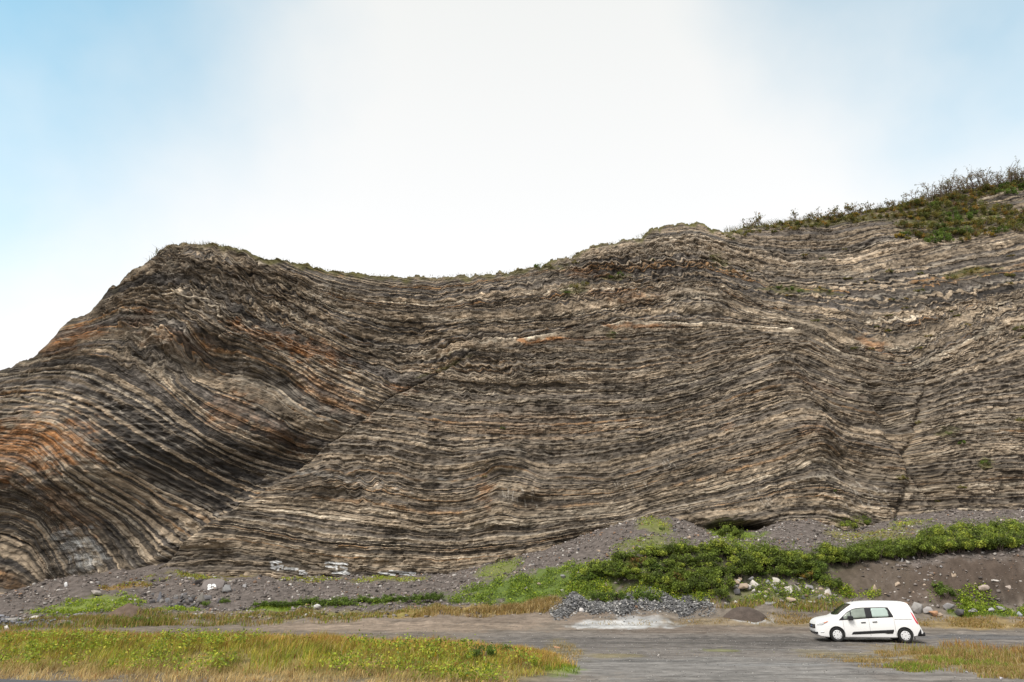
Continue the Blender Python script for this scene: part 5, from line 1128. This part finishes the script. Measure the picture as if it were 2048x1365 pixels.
def build_body():
    ss = sorted(set([0, .015, .04, .08, .12] + list(np.arange(.18, 4.2, .08)) + [4.25, 4.30, 4.35, 4.40, 4.44, 4.48, 4.53, 4.58, 4.63, 4.68, 4.73, 4.77, 4.81, 4.83]))
    bm = bmesh.new(); rings = []
    for s in ss:
        P = section(s); ring = [bm.verts.new((s, -y, z)) for y, z in P] + [bm.verts.new((s, y, z)) for y, z in P[-2:0:-1]]; rings.append(ring)
    n = len(rings[0])
    for a, b in zip(rings[:-1], rings[1:]):
        for k in range(n): bm.faces.new((a[k], a[(k + 1) % n], b[(k + 1) % n], b[k]))
    bm.faces.new(rings[0][::-1]); bm.faces.new(rings[-1])
    bmesh.ops.recalc_face_normals(bm, faces=bm.faces)
    me = bpy.data.meshes.new('body'); bm.to_mesh(me); bm.free(); o = bpy.data.objects.new('body', me); COL.objects.link(o)
    cut = []
    for s in (WF, WR):
        for sd_ in (-1, 1):
            b2 = bmesh.new(); bmesh.ops.create_cone(b2, cap_ends=True, segments=40, radius1=ARC_R, radius2=ARC_R, depth=0.5, matrix=Matrix.Translation((s, sd_ * 0.86, WH_R + 0.015)) @ Matrix.Rotation(R(90), 4, 'X'))
            mc = bpy.data.meshes.new('arch'); b2.to_mesh(mc); b2.free(); oc = bpy.data.objects.new('arch', mc); COL.objects.link(oc); cut.append(oc)
            md = o.modifiers.new('cut', 'BOOLEAN'); md.operation = 'DIFFERENCE'; md.object = oc; md.solver = 'EXACT'
    bpy.context.view_layer.update(); dg = bpy.context.evaluated_depsgraph_get()
    m2 = bpy.data.meshes.new_from_object(o.evaluated_get(dg)); o.modifiers.clear(); o.data = m2
    for c in cut: bpy.data.objects.remove(c)
    m2.materials.clear(); m2.materials.append(M_WHITE); m2.materials.append(M_RUB)
    for p in m2.polygons:
        c = p.center; p.use_smooth = True
        for s in (WF, WR):
            if math.hypot(c.x - s, c.z - WH_R - 0.015) < ARC_R - 0.004 and abs(c.y) < 0.95: p.material_index = 1; p.use_smooth = False
    m2.set_sharp_from_angle(angle=R(32)); o.parent = van
    return o
build_body()
def side_patch(name, s0, s1, zlo, zhi, mat, off=0.006, n=24, m=6, parent=None, side=-1, label=None):
    """a panel lying on the flank, between two height curves given as [(s, z), ...]"""
    V, Fq = [], []
    ss = np.linspace(s0, s1, n)
    for lay in (off, -0.012):
        for s in ss:
            a, b = np.interp(s, *zip(*zlo)), np.interp(s, *zip(*zhi))
            for k in range(m):
                z = a + (b - a) * k / (m - 1); V.append((s, side * (half_w(s, z) + lay), z))
    h = n * m
    for i in range(n - 1):
        for k in range(m - 1):
            a = i * m + k; Fq.append((a, a + m, a + m + 1, a + 1)); Fq.append((h + a, h + a + 1, h + a + m + 1, h + a + m))
    for i in range(n - 1):
        for k in (0, m - 1): a = i * m + k; Fq.append((a, h + a, h + a + m, a + m) if k == 0 else (a, a + m, h + a + m, h + a))
    for k in range(m - 1):
        for i in (0, n - 1): a = i * m + k; Fq.append((a, a + 1, h + a + 1, h + a) if i == 0 else (a, h + a, h + a + 1, a + 1))
    o = link_mesh(name, V, np.array(Fq), np.full(len(Fq), 4), mat, parent=parent or van)
    bm = bmesh.new(); bm.from_mesh(o.data); bmesh.ops.remove_doubles(bm, verts=bm.verts, dist=0.0008); bmesh.ops.recalc_face_normals(bm, faces=bm.faces); bm.to_mesh(o.data); bm.free()
    if label: o['label'] = label
    return o
def top_patch(name, s0, s1, w0, w1, mat, off=0.006, n=18, m=13, c0=0.0):
    V, Fq = [], []
    for lay in (off, -0.012):
        for i in range(n):
            q = i / (n - 1); hw = w0 + (w1 - w0) * q
            for k in range(m):
                y = -hw + 2 * hw * k / (m - 1); s = s0 + (s1 - s0) * q + c0 * (1 - q) * (y / max(w0, .01)) ** 2; V.append((s, y, roof_z(s, y) + lay))
    h = n * m
    for i in range(n - 1):
        for k in range(m - 1): a = i * m + k; Fq.append((a, a + m, a + m + 1, a + 1)); Fq.append((h + a, h + a + 1, h + a + m + 1, h + a + m))
    o = link_mesh(name, V, np.array(Fq), np.full(len(Fq), 4), mat, parent=van)
    return o
BELT = [(1.10, 0.985), (1.6, 1.02), (2.4, 1.085), (3.1, 1.125), (3.6, 1.15)]
TOPL = [(1.10, 0.995), (1.3, 1.175), (1.55, 1.37), (1.8, 1.50), (2.0, 1.55), (2.3, 1.575), (3.0, 1.595), (3.45, 1.595), (3.62, 1.16)]
for sd_ in (-1, 1):
    fr_ = side_patch('window_surround', 1.10, 3.60, BELT, TOPL, M_BLACK, 0.004, 48, 7, side=sd_)
    ins = lambda L_, d: [(a, b + d) for a, b in L_]
    side_patch('door_glass', 1.72, 2.36, ins(BELT, .028), ins(TOPL, -.03), M_FGLASS, 0.008, 20, 6, parent=fr_, side=sd_)
    side_patch('quarter_glass', 1.34, 1.67, ins(BELT, .028), ins(TOPL, -.035), M_FGLASS, 0.008, 12, 5, parent=fr_, side=sd_)
    side_patch('curtained_glass', 2.66, 3.40, [(2.66, 1.145), (2.72, 1.13), (3.34, 1.165), (3.40, 1.20)], [(2.66, 1.53), (2.70, 1.555), (3.32, 1.565), (3.40, 1.44)], M_CURT, 0.008, 20, 6, parent=fr_, side=sd_)
    side_patch('side_trim', 1.60, 3.52, [(1.60, .36), (1.78, .365), (3.1, .44), (3.2, .41), (3.46, .42), (3.52, .54)], [(1.60, .365), (1.68, .48), (3.52, .60)], M_BLACK, 0.014, 30, 4, side=sd_)
    side_patch('sill', 1.36, 3.62, [(1.36, .205), (3.62, .22)], [(1.36, .255), (3.62, .27)], mat_plain('sill_grey', (0.25, 0.25, 0.25), .6) if sd_ < 0 else M_BLACK, 0.004, 24, 3, side=sd_)
    for s in (2.10, 2.62):                # door handles
        zc_ = 0.875 + 0.06 * (s - 2.0); side_patch('door_handle', s, s + .21, [(s, zc_), (s + .21, zc_ + .01)], [(s, zc_ + .032), (s + .21, zc_ + .05)], M_BLACK, 0.03, 8, 3, side=sd_)
    for s in (1.28, 2.46, 3.60):          # door gaps
        side_patch('door_gap', s, s + .010, [(s, .30), (s + 1, .30)], [(s, 0.985 if s < 2 else (1.08 if s < 3 else 1.14)), (s + 1, 1.2)], M_SEAM, 0.002, 2, 12, side=sd_)
    side_patch('slide_rail', 3.64, 4.42, [(3.64, 1.055), (4.42, 1.065)], [(3.64, 1.078), (4.42, 1.085)], M_SEAM, 0.004, 14, 3, side=sd_)
    side_patch('headlight', 0.10, 0.58, [(0.10, .745), (.3, .76), (.58, .90)], [(0.10, .80), (.25, .885), (.42, .945), (.58, .925)], M_LAMP, 0.006, 18, 5, side=sd_)
    side_patch('indicator', 0.40, 0.60, [(0.40, .835), (.60, .915)], [(0.40, .875), (.5, .93), (.60, .935)], M_AMB, 0.009, 8, 3, side=sd_)
    side_patch('fog_light', 0.20, 0.36, [(0.20, .40), (.36, .42)], [(0.20, .46), (.36, .47)], M_LAMP, 0.006, 6, 3, side=sd_)
    side_patch('tail_light', 4.42, 4.66, [(4.42, 1.40), (4.47, 1.20), (4.56, .93), (4.66, .82)], [(4.42, 1.42), (4.50, 1.32), (4.60, 1.03), (4.66, .93)], M_RED, 0.006, 14, 5, side=sd_)
    side_patch('mud_flap', 4.39, 4.43, [(4.39, .16), (4.43, .16)], [(4.39, .30), (4.43, .30)], M_RUB, 0.0, 3, 3, side=sd_)
top_patch('windscreen', 1.03, 1.83, 0.74, 0.63, M_GLASS, c0=0.10)
top_patch('rear_window', 4.405, 4.53, 0.60, 0.66, M_GLASS)
def box_part(name, x0, x1, y0, y1, z0, z1, mat, bev=0.02, parent=None, seg=2, taper=None):
    bm = bmesh.new(); bmesh.ops.create_cube(bm, size=1.0)
    for v in bm.verts: v.co = Vector(((x0 + x1) / 2 + v.co.x * (x1 - x0), (y0 + y1) / 2 + v.co.y * (y1 - y0), (z0 + z1) / 2 + v.co.z * (z1 - z0)))
    if taper: taper(bm)
    if bev: bmesh.ops.bevel(bm, geom=bm.edges[:], offset=bev, segments=seg, affect='EDGES', profile=0.5)
    me = bpy.data.meshes.new(name); bm.to_mesh(me); bm.free(); me.materials.append(mat); o = bpy.data.objects.new(name, me); COL.objects.link(o); o.parent = parent or van
    for p in me.polygons: p.use_smooth = len(p.vertices) == 4 and False
    return o
def nose_patch(name, w_, z0, z1, mat, off, lift=0.0, parent=None):
    """panel wrapped round the nose between two heights"""
    V, Fq, n, m = [], [], 21, 4
    def sx(y, z):
        lo, hi = 0.0, 0.9
        for _ in range(26):
            md = (lo + hi) / 2
            if zt_(md) > z and zb_(md) < z and half_w(md, z) > abs(y): hi = md
            else: lo = md
        return hi
    for lay in (off, -0.03):
        for i in range(n):
            y = -w_ + 2 * w_ * i / (n - 1)
            for k in range(m): z = z0 + (z1 - z0) * k / (m - 1) + lift * (abs(y) / w_) ** 2; V.append((sx(y, z) - lay, y * (1 + lay * .5), z))
    h = n * m
    for i in range(n - 1):
        for k in range(m - 1): a = i * m + k; Fq.append((a, a + 1, a + m + 1, a + m)); Fq.append((h + a, h + a + m, h + a + m + 1, h + a + 1))
    return link_mesh(name, V, np.array(Fq), np.full(len(Fq), 4), mat, parent=parent or van)
gr_ = nose_patch('grille', 0.66, 0.585, 0.765, M_BLACK, 0.012, 0.02)
nose_patch('grille_bar', 0.60, 0.665, 0.685, M_CHROME, 0.02, 0.02, parent=gr_)
nose_patch('lower_grille', 0.76, 0.315, 0.415, M_BLACK, 0.012, 0.03)
def disc(name, x, y, z, r, h, axis, mat, parent, seg=20, sq=1.0):
    bm = bmesh.new(); bmesh.ops.create_cone(bm, cap_ends=True, segments=seg, radius1=r, radius2=r * .92, depth=h)
    for v in bm.verts: v.co.y *= sq
    bmesh.ops.transform(bm, matrix=Matrix.Translation((x, y, z)) @ Matrix.Rotation(R(90), 4, axis), verts=bm.verts)
    me = bpy.data.meshes.new(name); bm.to_mesh(me); bm.free(); me.materials.append(mat); o = bpy.data.objects.new(name, me); COL.objects.link(o); o.parent = parent; return o
M_EMB = mat_plain('badge_blue', (0.03, 0.08, 0.25), 0.3)
bm = bmesh.new(); bmesh.ops.create_uvsphere(bm, u_segments=20, v_segments=10, radius=1.0, matrix=Matrix.Translation((-0.02, 0, 0.675)) @ Matrix.Diagonal((0.02, 0.10, 0.045, 1)))
me = bpy.data.meshes.new('badge'); bm.to_mesh(me); bm.free(); me.materials.append(M_EMB); o = bpy.data.objects.new('badge', me); COL.objects.link(o); o.parent = gr_
def rear_taper(bm):
    for v in bm.verts:
        if v.co.x > 4.8: v.co.y *= 0.94; v.co.z = v.co.z * 0.9 + 0.05
box_part('rear_bumper', 4.60, 4.93, -0.87, 0.87, 0.30, 0.50, M_BLACK, 0.05, taper=rear_taper)
for sd_ in (-1, 1):
    side_patch('bumper_corner', 4.56, 4.74, [(4.56, .31), (4.74, .40)], [(4.56, .40), (4.66, .56), (4.74, .66)], M_BLACK, 0.010, 10, 4, side=sd_)
    mr_ = box_part('wing_mirror', 1.50, 1.74, sd_ * 1.00 - .10, sd_ * 1.00 + .10, 1.00, 1.20, M_BLACK, 0.045, seg=3)
    box_part('mirror_arm', 1.58, 1.66, min(sd_ * .84, sd_ * .96), max(sd_ * .84, sd_ * .96), 1.03, 1.08, M_BLACK, 0.015, parent=mr_)
V, Fq = [], []; tube([(2.05, 0, 1.80), (2.10, 0, 1.88), (2.20, 0, 1.96)], 0.02, 0.006, V, Fq, 6)
link_mesh('antenna', V, np.array(Fq), np.full(len(Fq), 4), M_BLACK, parent=van)
V, Fq = [], []; tube([(4.50, 0.1, 1.52), (4.56, -0.12, 1.46), (4.60, -0.42, 1.36)], 0.02, 0.012, V, Fq, 5)
link_mesh('rear_wiper', V, np.array(Fq), np.full(len(Fq), 4), M_BLACK, parent=van)
V, Fq = [], []; tube([(1.10, -0.62, 1.20), (1.06, -0.2, 1.205), (1.05, 0.1, 1.205)], 0.014, 0.01, V, Fq, 5)
link_mesh('windscreen_wiper', V, np.array(Fq), np.full(len(Fq), 4), M_BLACK, parent=van)
def lathe(name, prof, seg, mat, parent, smooth=True):
    V, Fq = [], []
    for i in range(seg):
        a = 2 * math.pi * i / seg
        for r, y in prof: V.append((r * math.cos(a), y, r * math.sin(a)))
    m = len(prof)
    for i in range(seg):
        for k in range(m - 1): a, b = i * m + k, ((i + 1) % seg) * m + k; Fq.append((a, a + 1, b + 1, b))
    o = link_mesh(name, V, np.array(Fq), np.full(len(Fq), 4), mat, parent=parent, smooth=smooth)
    return o
for s in (WF, WR):
    for sd_ in (-1, 1):
        wl = lathe('wheel', [(.10, .09), (.20, .10), (.20, -.02), (.04, -.02)], 32, M_BLACK, van); wl.location = (s, sd_ * 0.79, WH_R); wl.rotation_euler = (0, 0.35 if s == WF else 0.9, 0 if sd_ < 0 else math.pi)
        lathe('tyre', [(.205, .10), (.225, .115), (.30, .115), (.325, .10), (.335, .06), (.335, -.06), (.325, -.10), (.30, -.115), (.225, -.112), (.205, -.085)], 48, M_RUB, wl)
        cv = lathe('wheel_cover', [(.215, -.085), (.212, -.10), (.19, -.112), (.12, -.105), (.06, -.112), (.0005, -.114)], 40, M_SILV, wl)
        for k in range(10):               # cooling holes of the cover
            a = 2 * math.pi * k / 10; big_ = k % 2 == 0
            disc('cover_hole', .162 * math.cos(a), -.1095, .162 * math.sin(a), .026 if big_ else .016, .008, 'X', M_RUB, wl, 10)
        disc('hub_badge', 0, -.114, 0, .022, .006, 'X', M_CHROME, wl, 14)
